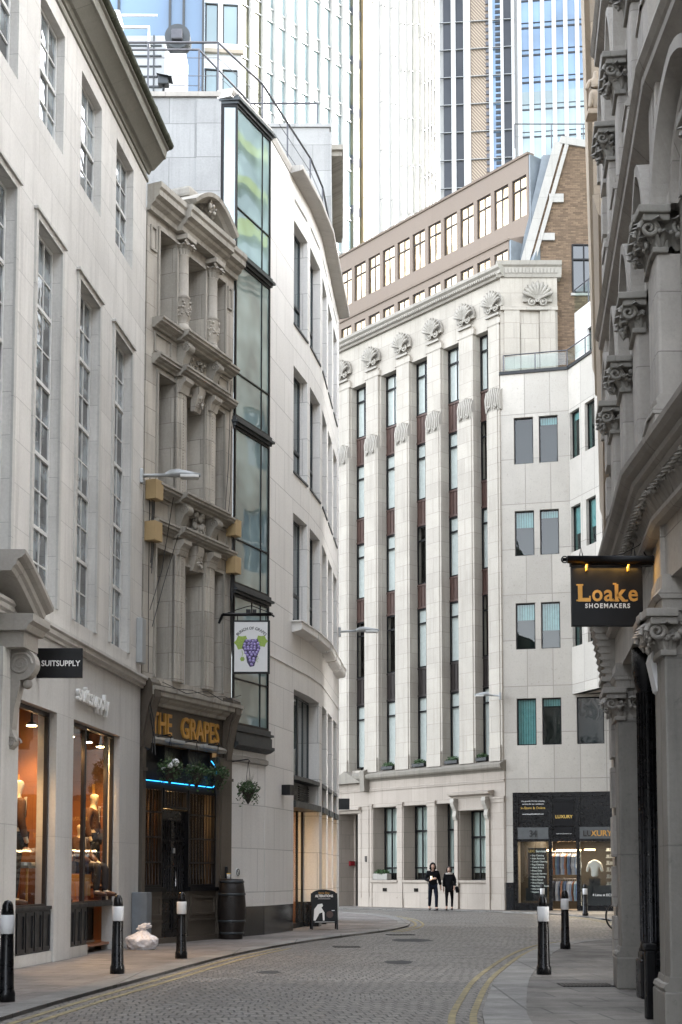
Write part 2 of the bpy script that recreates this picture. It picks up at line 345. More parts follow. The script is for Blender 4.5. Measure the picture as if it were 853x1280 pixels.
    def ball(q, c, r, sub=1, sc=(1, 1, 1), rot=None):
        bm = bmesh.new(); bmesh.ops.create_icosphere(bm, subdivisions=sub, radius=r)
        mt = Matrix.Translation(c) @ (rot.to_matrix().to_4x4() if rot else Matrix()) @ Matrix.Diagonal((*sc, 1))
        q.frombm(bm, mt, True); return q
    def spiral(q, s, p, z, r0, turns, tr, plane='pz', flip=1, n=26):   # scroll
        pts = []; rs = []
        for i in range(n):
            t = i/(n-1); a = t*turns*2*math.pi; rr = r0*(1-.85*t)
            x, y = rr*math.cos(a)*flip, rr*math.sin(a)
            pts.append((s, -(p+x), z+y) if plane == 'pz' else (s+x, -p, z+y)); rs.append(tr*(1-.4*t))
        return q.tube(pts, tr, 6, rs)
    def split(q, gap=.03):                    # clusters of touching pieces
        st = sorted(set(q.pr))+[len(q.v)]; st = [a for a in st if a <= len(q.v)]
        cl = []
        for a, c in zip(st, st[1:]):
            if c <= a: continue
            V = q.v[a:c]; lo = [min(v[i] for v in V)-gap for i in range(3)]; hi = [max(v[i] for v in V)+gap for i in range(3)]; cur = [lo, hi, [(a, c)]]
            hit = [k for k in cl if all(k[0][i] <= hi[i] and k[1][i] >= lo[i] for i in range(3))]
            for k in hit:
                cl.remove(k); cur = [[min(x, y) for x, y in zip(cur[0], k[0])], [max(x, y) for x, y in zip(cur[1], k[1])], cur[2]+k[2]]
            cl.append(cur)
        return cl
    def build(q, name, mat, par=None, smooth=False, loc=None):
        if name in SPLIT:
            cl = q.split()
            if len(cl) > 1:
                out = None
                for _, _, rg in cl:
                    m_ = MB(); mp = {}
                    for a, c in sorted(rg):
                        for i in range(a, c): mp[i] = len(m_.v); m_.v.append(q.v[i])
                    for j, f in enumerate(q.f):
                        if f[0] in mp:
                            if j in q.sm: m_.sm.add(len(m_.f))
                            m_.f.append(tuple(mp[i] for i in f))
                    out = m_._build(name, mat, par, smooth, loc)
                return out
        return q._build(name, mat, par, smooth, loc)
    def _build(q, name, mat, par=None, smooth=False, loc=None):
        me = bpy.data.meshes.new(name); me.from_pydata([tuple(v) for v in q.v], [], q.f)
        if smooth: me.polygons.foreach_set('use_smooth', [True]*len(me.polygons))
        elif q.sm:
            me.polygons.foreach_set('use_smooth', [i in q.sm for i in range(len(me.polygons))])
        me.update(); me.materials.append(mat)
        o = bpy.data.objects.new(name, me); COL.objects.link(o)
        if par: o.parent = par
        if loc: o.location = loc
        return o
def tag(o, label=None, cat=None, group=None, kind=None):
    if label: o['label'] = label
    if cat: o['category'] = cat
    if group: o['group'] = group
    if kind: o['kind'] = kind
    return o
def thing(name, label, cat, loc=(0, 0, 0), rz=0., group=None):
    o = bpy.data.objects.new(name, None); COL.objects.link(o); o.location = loc; o.rotation_euler = (0, 0, rz); o.empty_display_size = .3
    return tag(o, label, cat, group)
def facade(name, label, cat, ox, oy, dx, dy, group=None):
    return thing(name, label, cat, (ox, oy, 0), math.atan2(dy, dx), group)
def kids(o): return [c for c in bpy.data.objects if c.parent == o]
def copy_thing(o, label=None, loc=None, rz=None, par=None):
    c = o.copy(); COL.objects.link(c); c.parent = par
    if label: c['label'] = label
    if loc is not None: c.location = loc
    if rz is not None: c.rotation_euler = (0, 0, rz)
    for k in kids(o): copy_thing(k, par=c)
    return c
def quad(s0, s1, z0, z1, p):
    return MB().add([(s0,-p,z0),(s1,-p,z0),(s1,-p,z1),(s0,-p,z1)], [(0,1,2,3)])
def wall(par, name, mat, s0, s1, z0, z1, holes=(), th=.4, p=0.):
    xs = sorted({s0, s1, *[min(max(h[i], s0), s1) for h in holes for i in (0, 1)]}); zs = sorted({z0, z1, *[min(max(h[i], z0), z1) for h in holes for i in (2, 3)]})
    nx, nz = len(xs)-1, len(zs)-1
    def solid(i, j):
        if i < 0 or j < 0 or i >= nx or j >= nz: return False
        cx, cz = (xs[i]+xs[i+1])/2, (zs[j]+zs[j+1])/2
        return not any(h[0] < cx < h[1] and h[2] < cz < h[3] for h in holes)
    mb = MB(); a, b = -p, -(p-th)
    for i in range(nx):
        for j in range(nz):
            if not solid(i, j): continue
            x0, x1, y0, y1 = xs[i], xs[i+1], zs[j], zs[j+1]
            mb.add([(x0,a,y0),(x1,a,y0),(x1,a,y1),(x0,a,y1)], [(0,1,2,3)]); mb.add([(x0,b,y0),(x1,b,y0),(x1,b,y1),(x0,b,y1)], [(3,2,1,0)])
            if not solid(i-1, j): mb.add([(x0,a,y0),(x0,a,y1),(x0,b,y1),(x0,b,y0)], [(0,1,2,3)])
            if not solid(i+1, j): mb.add([(x1,a,y0),(x1,b,y0),(x1,b,y1),(x1,a,y1)], [(0,1,2,3)])
            if not solid(i, j-1): mb.add([(x0,a,y0),(x0,b,y0),(x1,b,y0),(x1,a,y0)], [(0,1,2,3)])
            if not solid(i, j+1): mb.add([(x0,a,y1),(x1,a,y1),(x1,b,y1),(x0,b,y1)], [(0,1,2,3)])
    return mb.build(name, mat, par)
def window(par, s0, s1, z0, z1, p, cols=1, rows=1, fw=.05, bar=.025, mf=None, mg=None, name='window', tr=(), dep=.05, tilt=.003, blind=None):
    f = MB(); e = .004
    f.box(s0+e, s0+fw, z0+e, z1-e, p-dep, p); f.box(s1-fw, s1-e, z0+e, z1-e, p-dep, p)
    f.box(s0+fw, s1-fw, z0+e, z0+fw, p-dep, p); f.box(s0+fw, s1-fw, z1-fw, z1-e, p-dep, p)
    cw = (s1-s0-2*fw)/cols; ch = (z1-z0-2*fw)/rows
    for i in range(1, cols): x = s0+fw+cw*i; f.box(x-bar/2, x+bar/2, z0+fw, z1-fw, p-dep*.7, p-.004)
    for j in range(1, rows): y = z0+fw+ch*j; f.box(s0+fw, s1-fw, y-bar/2, y+bar/2, p-dep*.7, p-.008)
    for y in tr: f.box(s0+fw, s1-fw, y-fw*.6, y+fw*.6, p-dep, p+.012)
    o = f.build(name, mf, par)
    g = MB(); q = -(p-dep*.5); T = lambda: random.uniform(-tilt, tilt)
    for i in range(cols):
        for j in range(rows):
            x0, y0 = s0+fw+cw*i, z0+fw+ch*j; x1, y1 = x0+cw, y0+ch
            a, b, c_ = T(), T(), T()
            g.add([(x0,q+a,y0),(x1,q+b,y0),(x1,q+b+c_-a,y1),(x0,q+c_,y1)], [(0,1,2,3)])
    g.build('pane', mg, o)
    if blind:
        k = random.choice((0, 0, .15, .35, .6, 1)) if blind != 'blind_white' else random.choice((0, 1, 1, 1)); d_ = p-dep-.04
        if k:
            b_ = MB(); zt = z1-fw; zb = zt-(z1-z0-2*fw)*k; n = 7; ws = (s1-s0-2*fw)/n
            if blind == 'blind_white': b_.box(s0+fw, s0+fw+(s1-s0)*random.choice((.35, .5, .9)), z0+fw, z1-fw, d_-.02, d_)
            else:
                for i in range(n): b_.box(s0+fw+ws*i+.008, s0+fw+ws*(i+1)-.004, zb, zt, d_-.01, d_)
            b_.build('blind', M[blind], o)
    return o
_font = None
def text(par, s, x, z, p, size, mat, ext=.006, name='lettering', align='CENTER', off=0., sx=1., arc=None, sp=1., fit=None):
    cu = bpy.data.curves.new('t', 'FONT'); cu.body = s; cu.size = size; cu.extrude = ext; cu.offset = off; cu.align_x = align; cu.space_character = sp; cu.resolution_u = 3
    o = bpy.data.objects.new('t', cu); COL.objects.link(o)
    bpy.context.view_layer.update()
    me = bpy.data.meshes.new_from_object(o.evaluated_get(bpy.context.evaluated_depsgraph_get()))
    bpy.data.objects.remove(o); me.name = name
    if fit: a_ = min(v.co.x for v in me.vertices); b_ = max(v.co.x for v in me.vertices); sx = (fit[1]-fit[0])/(b_-a_); x = fit[0]-a_*sx
    for v in me.vertices:
        X, Y, Z = v.co.x*sx, v.co.y, v.co.z
        if arc: a = X/arc; X, Y = (arc+Y)*math.sin(a), (arc+Y)*math.cos(a)-arc
        v.co = (x+X, -(p+ext+Z), z+Y)
    me.materials.clear(); me.materials.append(mat)
    n = bpy.data.objects.new(name, me); COL.objects.link(n); n.parent = par; return n
def smoothmesh(name, verts, edges, radii, mat, par=None, sub=2, root=0):
    me = bpy.data.meshes.new(name); me.from_pydata(verts, edges, []); o = bpy.data.objects.new(name, me); COL.objects.link(o)
    md = o.modifiers.new('s', 'SKIN'); md.use_smooth_shade = True
    for i, r in enumerate(radii):
        sv = me.skin_vertices[0].data[i]; sv.radius = r if isinstance(r, tuple) else (r, r); sv.use_root = (i == root)
    sm = o.modifiers.new('b', 'SUBSURF'); sm.levels = sub; sm.render_levels = sub
    bpy.context.view_layer.update()
    n = bpy.data.meshes.new_from_object(o.evaluated_get(bpy.context.evaluated_depsgraph_get()))
    o.modifiers.clear(); old = o.data; o.data = n; bpy.data.meshes.remove(old); n.name = name
    n.polygons.foreach_set('use_smooth', [True]*len(n.polygons)); n.materials.clear(); n.materials.append(mat); o.parent = par
    return o
def lumps(mb, s0, s1, z0, z1, p, n, r, dp=.03):
    for _ in range(n):
        rr = r*random.uniform(.6, 1.25)
        mb.ball((random.uniform(s0, s1), -(p+random.uniform(0, dp)), random.uniform(z0, z1)), rr, 1, (random.uniform(.6, 1.2), .7, random.uniform(.7, 1.5)))
def leaf(mb, s, p, z, w, h, out, ax=0.):      # acanthus leaf curling outwards; ax: yaw of its outward axis
    n = 7; ca, sa = math.cos(ax), math.sin(ax); vs = []
    for i in range(n):
        t = i/(n-1); ww = w*(.55+.75*math.sin(t*math.pi*.85))*(1 if t < .8 else .6); o = out*(t**2.2); zz = h*(t if t < .8 else .8-(t-.8)*.9)
        if t > .8: o = out*(.62+(t-.8)*2.2)
        for k in (-1, -.35, 0, .35, 1):
            dd = (-.25*abs(k)+(.18 if k == 0 else 0))*w
            a, b_ = k*ww/2, o+dd
            vs.append((s+a*ca+b_*sa, -(p+b_*ca-a*sa), z+zz))
    fs = [(i*5+k, i*5+k+1, (i+1)*5+k+1, (i+1)*5+k) for i in range(n-1) for k in range(4)]
    mb.add(vs, fs, True)
CORN = lambda z, h, p: [(0, z), (p*.25, z), (p*.3, z+h*.18), (p*.55, z+h*.3), (p*.6, z+h*.42), (p*.88, z+h*.5), (p*.88, z+h*.72), (p, z+h*.8), (p, z+h), (0, z+h)]
# ------------------------------------------------------------ ground
def sheet(name, pts, z, mat, thick=.12):
    o = MB().plan(pts, z-thick, z).build(name, mat); return tag(o, kind='structure')
g = MB(); g.add([(-400, -300, -.055), (400, -300, -.055), (400, 600, -.055), (-400, 600, -.055)], [(0, 1, 2, 3)]); tag(g.build('ground', M['asphalt']), kind='structure')
g = MB(); g.add([(-12, -20, -.035), (30, -20, -.035), (30, 70, -.035), (-12, 70, -.035)], [(0, 1, 2, 3)]); tag(g.build('road', M['setts']), kind='structure')
def smooth_line(p, it=2):
    for _ in range(it):
        q = [p[0]]
        for a, b in zip(p, p[1:]): q += [(a[0]*.75+b[0]*.25, a[1]*.75+b[1]*.25), (a[0]*.25+b[0]*.75, a[1]*.25+b[1]*.75)]
        q.append(p[-1]); p = q
    return p
def offset_line(p, d):
    o = []
    for i in range(len(p)):
        a, b = p[max(0, i-1)], p[min(len(p)-1, i+1)]; L = math.hypot(b[0]-a[0], b[1]-a[1]) or 1
        o.append((p[i][0]-(b[1]-a[1])/L*d, p[i][1]+(b[0]-a[0])/L*d))
    return o
def ribbon(name, line, w, z, mat, thick=.1, kind='structure'):
    a, b = offset_line(line, w/2), offset_line(line, -w/2); mb = MB(); n = len(line)
    vs = [(x, y, z) for x, y in a]+[(x, y, z) for x, y in b]+[(x, y, z-thick) for x, y in a]+[(x, y, z-thick) for x, y in b]
    fs = []
    for i in range(n-1): fs += [(i, n+i, n+i+1, i+1), (i, i+1, 2*n+i+1, 2*n+i), (n+i, 3*n+i, 3*n+i+1, n+i+1)]
    mb.add(vs, fs); return tag(mb.build(name, mat), kind=kind)
KL = smooth_line([(-4.6, -20), (-3.9, 4), (-3.35, 11), (-3.0, 14.9), (-2.77, 16.8), (-2.43, 19.5), (-2.13, 22.1), (-1.73, 24.8), (-1.03, 28.1), (.03, 31.7), (.81, 33.9), (1.48, 36.4), (1.92, 39.3), (1.99, 44.1), (1.46, 49), (.3, 52.3), (-2.5, 55), (-9, 60)])
KR = smooth_line([(.9, -20), (1.0, 4), (1.12, 10), (1.3, 13.4), (1.48, 14.9), (1.97, 18.5), (2.53, 21.5), (3.2, 24.8), (4.1, 28.3), (5.3, 30.3), (9, 31.2), (30, 32)])
KF = smooth_line([(-9, 66.5), (-.08, 58.6), (6.07, 53.2), (7.3, 50.4), (8.0, 46.5), (8.0, 41), (7.6, 37.5), (8.5, 35.6), (12, 35), (30, 35.4)])
sheet('pavement', KL+[(-12, 60), (-12, -20)], 0, M['pave_l'])
sheet('pavement', KR+[(30, -20)], 0, M['pave_r'])
sheet('pavement', KF+[(30, 72), (-9, 72)], 0, M['pave_r'])
ribbon('kerb', offset_line(KL, .17), .34, .006, M['kerb']); ribbon('kerb', offset_line(KR, -.2), .42, .006, M['kerb']); ribbon('kerb', offset_line(KF, .15), .3, .006, M['kerb'])
def dyl(line, lo=0):
    for d in (lo, lo+.2*(1 if lo >= 0 else -1)):
        l = offset_line(line, -d) if lo >= 0 else offset_line(line, -d)
        ribbon('yellow_line', l, .07, -.030, M['yellow_line'], .005)
kl = [p for p in KL if 8 < p[1] < 27.5 and p[0] < .2]; dyl(kl, .16)
kn = [p for p in KL if 34.5 < p[1] < 49 and p[0] > .9]; dyl(kn, .16)
kr = [p for p in KR if 6 < p[1] < 31 and p[0] < 5.4]; dyl(kr, -.10)
kf = [p for p in KF if 33 < p[1] < 48.5 and 7 < p[0] < 9.5]; dyl(offset_line(kf, .0), .2)
def grate(x, y, rz, wd, ln, label, n):
    t = thing('drain_grate', label, 'drain grate', (x, y, .002), rz, 'iron gratings in the paving')
    b = MB(); b.box(-wd/2, wd/2, 0, .006, -ln/2, ln/2); b.build('frame', M['charcoal'], t)
    b = MB()
    for i in range(n): s = -wd/2+wd*(i+.5)/n; b.box(s-wd/n*.28, s+wd/n*.28, .006, .012, -ln/2+.02, ln/2-.02)
    b.build('bar', M['bronze_dark'], t); return t
grate(2.92, 17.35, 0, .62, .5, 'long iron drain grate in the right hand paving beside the stone pier', 14)
grate(1.35, 33.0, R(10), .6, .5, 'iron grate in the setts in mid road near the alterations board', 8).location.z = -.033
grate(.1, 27.4, R(5), .5, .45, 'iron grate in the setts just off the left kerb', 8).location.z = -.033
grate(1.2, 44, R(5), .9, .6, 'far iron cover in the road towards the two walkers', 8).location.z = -.033

b = random.Random(5)
def patch(x, y, w_, l_, rz, seed):
    rr = random.Random(seed); pts = []
    for i in range(14): a = 2*math.pi*i/14; pts.append((x+w_*math.cos(a)*rr.uniform(.75, 1.1)*.5, y+l_*math.sin(a)*rr.uniform(.75, 1.1)*.5))
    mb = MB(); mb.add([(q[0], q[1], -.031) for q in pts], [tuple(range(14))]); return tag(mb.build('road_patch', M['asphalt']), kind='structure')
patch(.9, 22.5, .5, 1.1, 0, 1); patch(-1.0, 20.2, .35, .7, 0, 2); patch(1.5, 30.2, .9, 1.6, 0, 3); patch(.4, 37, .8, 2.0, 0, 4)
# ------------------------------------------------------------ A: left stone building with the suit shop
A = facade('stone_building', 'pale grey stone building at left, tall white barred windows over a lit suit shop', 'building', -6.721, 0, .107, 1)
bays = [20.75-2.17*k for k in range(10, 0, -1)]+[20.75, 22.92, 25.12]
tops = [(b, b+1.22, 12.63, 14.58) for b in bays if b > 0]; talls = [(b, b+1.2, 5.38, 11.02) for b in bays if b > 0]
wall(A, 'wall', M['portland'], -6, 27.35, 4.86, 15.05, tops+talls, .35)
shopholes = [(20.15, 22.15, .0, 3.8), (23.04, 25.92, .0, 3.8), (10, 12.2, .0, 3.8), (13, 15.2, 0, 3.8), (17.6, 18.9, 0, 3.3)]
wall(A, 'shopfront_surround', M['shop_stone'], -6, 27.35, 0, 4.86, shopholes, .3, -.004)
MB().plan([(-6, .34), (27.3, .34), (27.3, 7), (-6, 7)], 4.2, 15.2).build('upper_floors', M['interior'], A)
MB().plan([(-6, 3.2), (27.3, 3.2), (27.3, 7), (-6, 7)], 0, 4.18).build('rear_wall', M['interior'], A)
b = MB(); b.box(27.0, 27.34, 0, 15, -7, -.36); b.build('side_wall', M['portland'], A)
b = MB(); b.prof(-6, 27.42, [(0, 4.86), (.05, 4.86), (.05, 4.9), (.10, 4.93), (.10, 5.0), (.14, 5.02), (.14, 5.07), (0, 5.1)]); b.build('string_course', M['portland_trim'], A)
b = MB(); b.prof(-6, 27.40, [(0, 14.86), (.03, 14.88), (.03, 14.95), (0, 14.97)])
b.prof(-6, 27.44, [(0, 15.05), (.04, 15.05), (.07, 15.12), (.12, 15.13), (.32, 15.34), (.36, 15.35), (.38, 15.5), (.42, 15.52), (.42, 15.6), (0, 15.66)]); b.build('cornice', M['cornice_old'], A)
b = MB(); b.tube([(-6, -.42, 15.64), (27.5, -.42, 15.64)], .085, 10)
for s in range(0, 28): b.tube([(s+.1, -.42, 15.64), (s+.16, -.42, 15.64)], .093, 10)
b.build('gutter', M['moss_gutter'], A)
b = MB(); b.prof(-6, 27.35, [(.3, 15.62), (.0, 15.9), (-6.9, 16.4), (-6.9, 15.2), (0, 15.2)]); b.build('roof', M['lead'], A)
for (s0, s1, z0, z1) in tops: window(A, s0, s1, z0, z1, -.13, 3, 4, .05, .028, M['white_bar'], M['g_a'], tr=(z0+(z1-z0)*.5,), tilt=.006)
for (s0, s1, z0, z1) in talls:
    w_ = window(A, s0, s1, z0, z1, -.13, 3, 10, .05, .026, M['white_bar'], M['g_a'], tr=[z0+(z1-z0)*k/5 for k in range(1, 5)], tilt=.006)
    fr = MB(); e = .10
    for (a, b_, c, d) in ((s0-e, s0, z0, z1+e), (s1, s1+e, z0, z1+e), (s0, s1, z1, z1+e)): fr.box(a, b_, c, d, -.01, .035)
    fr.box(s0-e-.05, s1+e+.05, z1+e, z1+e+.04, -.01, .07); fr.build('architrave', M['portland_trim'], w_)
# shopfront: stall risers, frames, glass, interior
def stall(s0, s1, p=-.06, nm='stall_riser'):
    b = MB(); b.box(s0, s1, .17, .80, p-.06, p); n = max(1, round((s1-s0)/.42))
    for i in range(n):
        x0 = s0+(s1-s0)*i/n+.03; x1 = s0+(s1-s0)*(i+1)/n-.03
        for (a, c, d, e) in ((x0, x1, .2, .25), (x0, x1, .72, .77), (x0, x0+.04, .25, .72), (x1-.04, x1, .25, .72)): b.box(a, c, d, e, p, p+.018)
    b.box(s0, s1, .80, .85, p-.2, p+.03); o = b.build(nm, M['charcoal'], A)
    MB().box(s0, s1, 0, .17, p-.1, p+.03).build('granite_base', M['portland_trim'], o); return o
stall(20.16, 22.14); stall(23.05, 24.1); stall(24.1, 25.9, -.45)
def sframe(s0, s1, z0, z1, p, name='shop_window', fw=.07):
    f = MB(); f.box(s0+.003, s0+fw, z0, z1, p-.06, p); f.box(s1-fw, s1-.003, z0, z1, p-.06, p); f.box(s0+fw, s1-fw, z1-fw, z1-.003, p-.06, p); f.box(s0+fw, s1-fw, z0, z0+.03, p-.06, p)
    o = f.build(name, M['bronze_dark'], A); quad(s0+fw, s1-fw, z0+.03, z1-fw, p-.03).build('pane', M['g_clear'], o); return o
sframe(20.15, 22.15, .85, 3.8, -.12)
sframe(23.04, 24.15, .85, 3.8, -.12); sframe(24.15, 25.5, .85, 3.8, -.12, fw=.035); sframe(25.5, 25.92, .85, 3.8, -.12, fw=.05)
MB().box(24.1, 25.9, .78, .85, -.5, -.1).build('display_soffit', M['charcoal'], A)
b = MB(); b.box(19.2, 26.6, .10, .14, -3.1, -.16); b.build('display_floor', M['wood_floor'], A)
b = MB(); b.box(20.16, 22.8, .14, .86, -2.2, -.16); b.box(23.06, 26.8, .14, .86, -2.2, -.5); b.build('display_plinth', M['wood_floor'], A)
b = MB(); b.box(19.2, 26.95, .1, 3.95, -2.4, -2.3); b.box(19.15, 19.2, .1, 3.95, -2.3, -.3); b.box(26.8, 26.95, .86, 3.95, -2.3, -.31); b.box(22.8, 22.95, .86, 3.95, -2.3, -.31); b.build('display_wall', M['wood_warm'], A)
b = MB(); b.box(26.76, 26.8, .9, 3.0, -.75, -.7); b.box(22.76, 22.8, 2.2, 2.9, -1.3, -.8); b.build('display_picture', M['gold'], A)
MB().box(19.2, 26.95, 3.95, 4.0, -3.1, -.3).build('shop_ceiling', M['interior'], A)
for i, (s, p, pw) in enumerate([(21.0, -.36, 20), (22.2, -.42, 18), (24.0, -.36, 16), (25.0, -.34, 19), (25.9, -.36, 20)]):
    o = MB().lathe((s, -p, 3.62), [(.02, .33), (.02, .06), (.08, .03), (.10, 0), (.08, 0), (.0, .0)], 16).build('ceiling_lamp', M['charcoal'], A)
    MB().lathe((s, -p, 3.605), [(.001, .0), (.075, 0), (.075, .01), (.001, .01)], 14).build('bulb', M['glow'], o)
    ld = bpy.data.lights.new('shop_lamp', 'SPOT'); ld.energy = pw; ld.color = (1, .55, .22); ld.spot_size = R(130); ld.spot_blend = .7; ld.shadow_soft_size = .08
    lo = bpy.data.objects.new('shop_lamp', ld); COL.objects.link(lo); lo.parent = A; lo.location = (s, -p, 3.55)
# raised letters on the fascia (script style, white)
text(A, 'suitsupply', 24.35, 4.12, .0, .40, M['white_letter'], .03, 'fascia_lettering', fit=(23.1, 24.95), off=.004)
# door case at the far left
b = MB(); b.box(19.5, 20.12, 4.4, 4.62, 0, .34); b.prof(19.4, 20.16, [(0, 4.62), (.4, 4.62), (.44, 4.7), (.5, 4.74), (.5, 4.84), (0, 4.86)]); b.box(16.6, 17.1, 4.4, 4.86, 0, .42)
pr = [(0, 0), (.34, 0), (.36, .06), (.40, .09), (.41, .16), (.47, .19), (.51, .23), (.51, .29), (0, .31)]
def sweep(mb, path, prof_, lean=0):   # path (s,z) list; profile (p, dz normal)
    n = len(prof_); rows = []
    for i, (s, z) in enumerate(path):
        a, c = path[max(0, i-1)], path[min(len(path)-1, i+1)]; L = math.hypot(c[0]-a[0], c[1]-a[1]) or 1; nx, nz = -(c[1]-a[1])/L, (c[0]-a[0])/L
        if nz < 0: nx, nz = -nx, -nz
        rows.append([(s+nx*d, -p, z+nz*d) for p, d in prof_])
    o = len(mb.v)
    fs = [(i*n+k, i*n+(k+1) % n, (i+1)*n+(k+1) % n, (i+1)*n+k) for i in range(len(path)-1) for k in range(n)]
    mb.add([v for r in rows for v in r], fs+[tuple(range(n)), tuple(range((len(path)-1)*n, len(path)*n))[::-1]])
sweep(b, [(20.16-1.3*math.sin(t), 4.82+.52*math.sin(t*1.25)) for t in [i*.1 for i in range(13)]], pr)
sweep(b, [(16.56+1.4*math.sin(t), 4.86+.62*math.sin(t*1.25)) for t in [i*.1 for i in range(13)]], pr)
b.build('broken_pediment', M['gothic_trim'], A)
for s in (16.75, 19.72):
    b = MB(); pts = [(0, 4.4)]+[(.22+.22*math.cos(a), 4.20+.22*math.sin(a)) for a in [R(90-15*i) for i in range(0, 13)]]+[(.22, 3.9), (.15, 3.6), (.12, 3.3), (.16, 3.18), (.14, 3.08), (.06, 3.0), (0, 2.98)]
    b.prof(s, s+.2, pts)
    for ss in (s-.005, s+.205):
        b.spiral(ss, .22, 4.2, .17, 2.1, .022); b.spiral(ss, .11, 3.13, .08, 1.6, .016)
    b.ball((s+.1, -.30, 3.93), .07, 2); b.build('scroll_console', M['gothic_trim'], A)
b = MB(); b.box(19.4, 20.1, 0, 4.4, 0, .09); b.box(16.6, 17.2, 0, 4.4, 0, .09); b.box(17.2, 17.6, 0, 3.6, .0, .05); b.build('door_surround', M['portland_trim'], A)
MB().box(17.6, 18.9, 0, 3.3, -.3, -.25).build('door', M['charcoal'], A)

# ------------------------------------------------------------ B: narrow carved pub
Bx = facade('narrow_pub_building', 'narrow soot stained carved stone house over the dark pub front', 'building', -3.8, 27.3, .43, 1)
H3 = [(.45, 1.12, 12.3, 14.12), (1.5, 2.33, 12.3, 14.05), (2.8, 3.22, 12.3, 14.1)]
H2 = [(.45, 1.12, 8.95, 11.2), (1.5, 2.33, 8.95, 11.1), (2.8, 3.22, 8.95, 11.2)]
H1 = [(.45, 1.12, 5.15, 7.7), (1.5, 2.33, 5.15, 7.55), (2.8, 3.22, 5.15, 7.7)]
wall(Bx, 'wall', M['bath'], 0, 3.66, 4.9, 14.4, H1+H2+H3, .5)
MB().plan([(.02, .45), (3.6, .45), (3.6, 1.1), (.6, 2.6), (-1.2, 6), (-4, 6), (-4, 2), (0, 1)], 3.95, 14.4).build('floors', M['interior'], Bx)
b = MB()
for z, h, p in ((8.02, .2, .22), (8.72, .2, .26), (11.33, .2, .22), (12.06, .2, .26)):
    b.prof(.22, 3.5, CORN(z, h, p)); b.prof(1.05, 2.9, [(x+.12, y+.002) if x > 0 else (x, y+.002) for x, y in CORN(z, h, p)])
b.prof(-.02, 3.68, CORN(14.34, .52, .32)); b.prof(1.02, 2.9, [(x+.12, y-.003) if x > 0 else (x, y-.003) for x, y in CORN(14.34, .5, .32)])
b.build('cornice', M['bath_trim'], Bx)
b = MB(); sweep(b, [(1.15+1.7*t, 14.84+.42*math.sin(math.pi*t)) for t in [i/16 for i in range(17)]], [(0, 0), (.3, 0), (.36, .05), (.48, .08), (.5, .16), (0, .18)])
b.poly([(1.2+1.6*t, 14.82+.38*math.sin(math.pi*t)) for t in [i/12 for i in range(13)]], 0, .12)
b.bbox(1.3, 1.95, 15.2, 15.42, -.5, .2, .06)
lumps(b, 1.85, 2.1, 14.95, 15.3, .16, 26, .06, .3); b.build('segmental_pediment', M['bath_trim'], Bx)
b = MB()
for z0, z1 in ((8.92, 11.33), (5.15, 8.0)):
    for s in (1.12, 2.36):
        b.box(s, s+.38, z0, z1-.0, 0, .07); b.box(s+.1, s+.28, z0, z1-.3, .07, .10)
        for k in range(int((z1-z0-.3)/.06)): b.ball((s+.19, -.10, z0+.05+k*.06), .018, 1)
        b.prof(s+.03, s+.35, [(0, z1-.32), (.12, z1-.3), (.17, z1-.15), (.24, z1-.08), (.24, z1), (0, z1)])
    b.prof(1.78, 2.05, [(0, z1-.5), (.08, z1-.5), (.14, z1-.3), (.2, z1-.1), (.2, z1), (0, z1)]); lumps(b, 1.82, 2.0, z1-.42, z1-.15, .15, 14, .035)
for s in (1.12, 2.36):     # third floor half columns with carved lower drums
    c = (s+.19, -.06, 0)
    b.lathe(c, [(.17, 12.27), (.17, 12.4), (.13, 12.44), (.12, 12.55), (.15, 12.6), (.14, 13.0), (.16, 13.03), (.12, 13.08), (.115, 13.9), (.13, 13.92)], 16)
    for k in range(60):
        a = random.uniform(0, 2*math.pi); b.ball((c[0]+.15*math.cos(a), c[1]+.15*math.sin(a), random.uniform(12.62, 12.98)), .03, 1)
    b.bbox(s, s+.38, 14.2, 14.3, -.02, .27, .01)
    for a in range(-3, 4): leaf(b, c[0]+.12*math.sin(a*.5), .06+.12*math.cos(a*.5), 13.92, .13, .26, .13, a*.5)
    for a in (-1, 1): b.spiral(c[0]+.13*a, .22, 14.13, .06, 1.7, .02, 'sz', a)
b.build('pilaster', M['bath'], Bx)
for z0, z1 in ((8.2, 8.74), (11.5, 12.08)):
    for s in (1.2, 2.45):
        b = MB(); pts = [(0, z1), (.24, z1)]+[(.20+.10*math.cos(a), z1-.12+.10*math.sin(a)) for a in [R(60-20*i) for i in range(8)]]+[(.12, z0+.12), (.13, z0+.04), (.05, z0), (0, z0)]
        b.prof(s, s+.22, pts); b.spiral(s-.004, .20, z1-.12, .085, 1.8, .015); b.spiral(s+.224, .20, z1-.12, .085, 1.8, .015); b.build('scroll_bracket', M['bath_trim'], Bx)
b = MB(); lumps(b, 1.7, 2.2, 8.25, 8.68, .05, 60, .06, .12); lumps(b, 1.55, 2.35, 11.62, 11.95, .0, 50, .045, .06); b.build('carved_panel', M['bath_trim'], Bx)
b = MB()
for (a, c, d, e) in ((.28, .95, 8.28, 8.68), (2.95, 3.4, 8.28, 8.68), (.28, .95, 11.6, 12.0), (2.95, 3.4, 11.6, 12.0), (.1, .34, 13.6, 14.1), (3.35, 3.55, 13.6, 14.1)):
    for (q0, q1, q2, q3) in ((a, c, d, d+.04), (a, c, e-.04, e), (a, a+.04, d+.04, e-.04), (c-.04, c, d+.04, e-.04)): b.box(q0, q1, q2, q3, -.01, .035)
for (s0, s1, z0, z1) in H1+H2+H3: 
    b.box(s0-.06, s0, z0, z1+.06, -.01, .04); b.box(s1, s1+.06, z0, z1+.06, -.01, .04); b.box(s0, s1, z1, z1+.06, -.01, .04)
b.build('moulded_panel', M['bath_trim'], Bx)
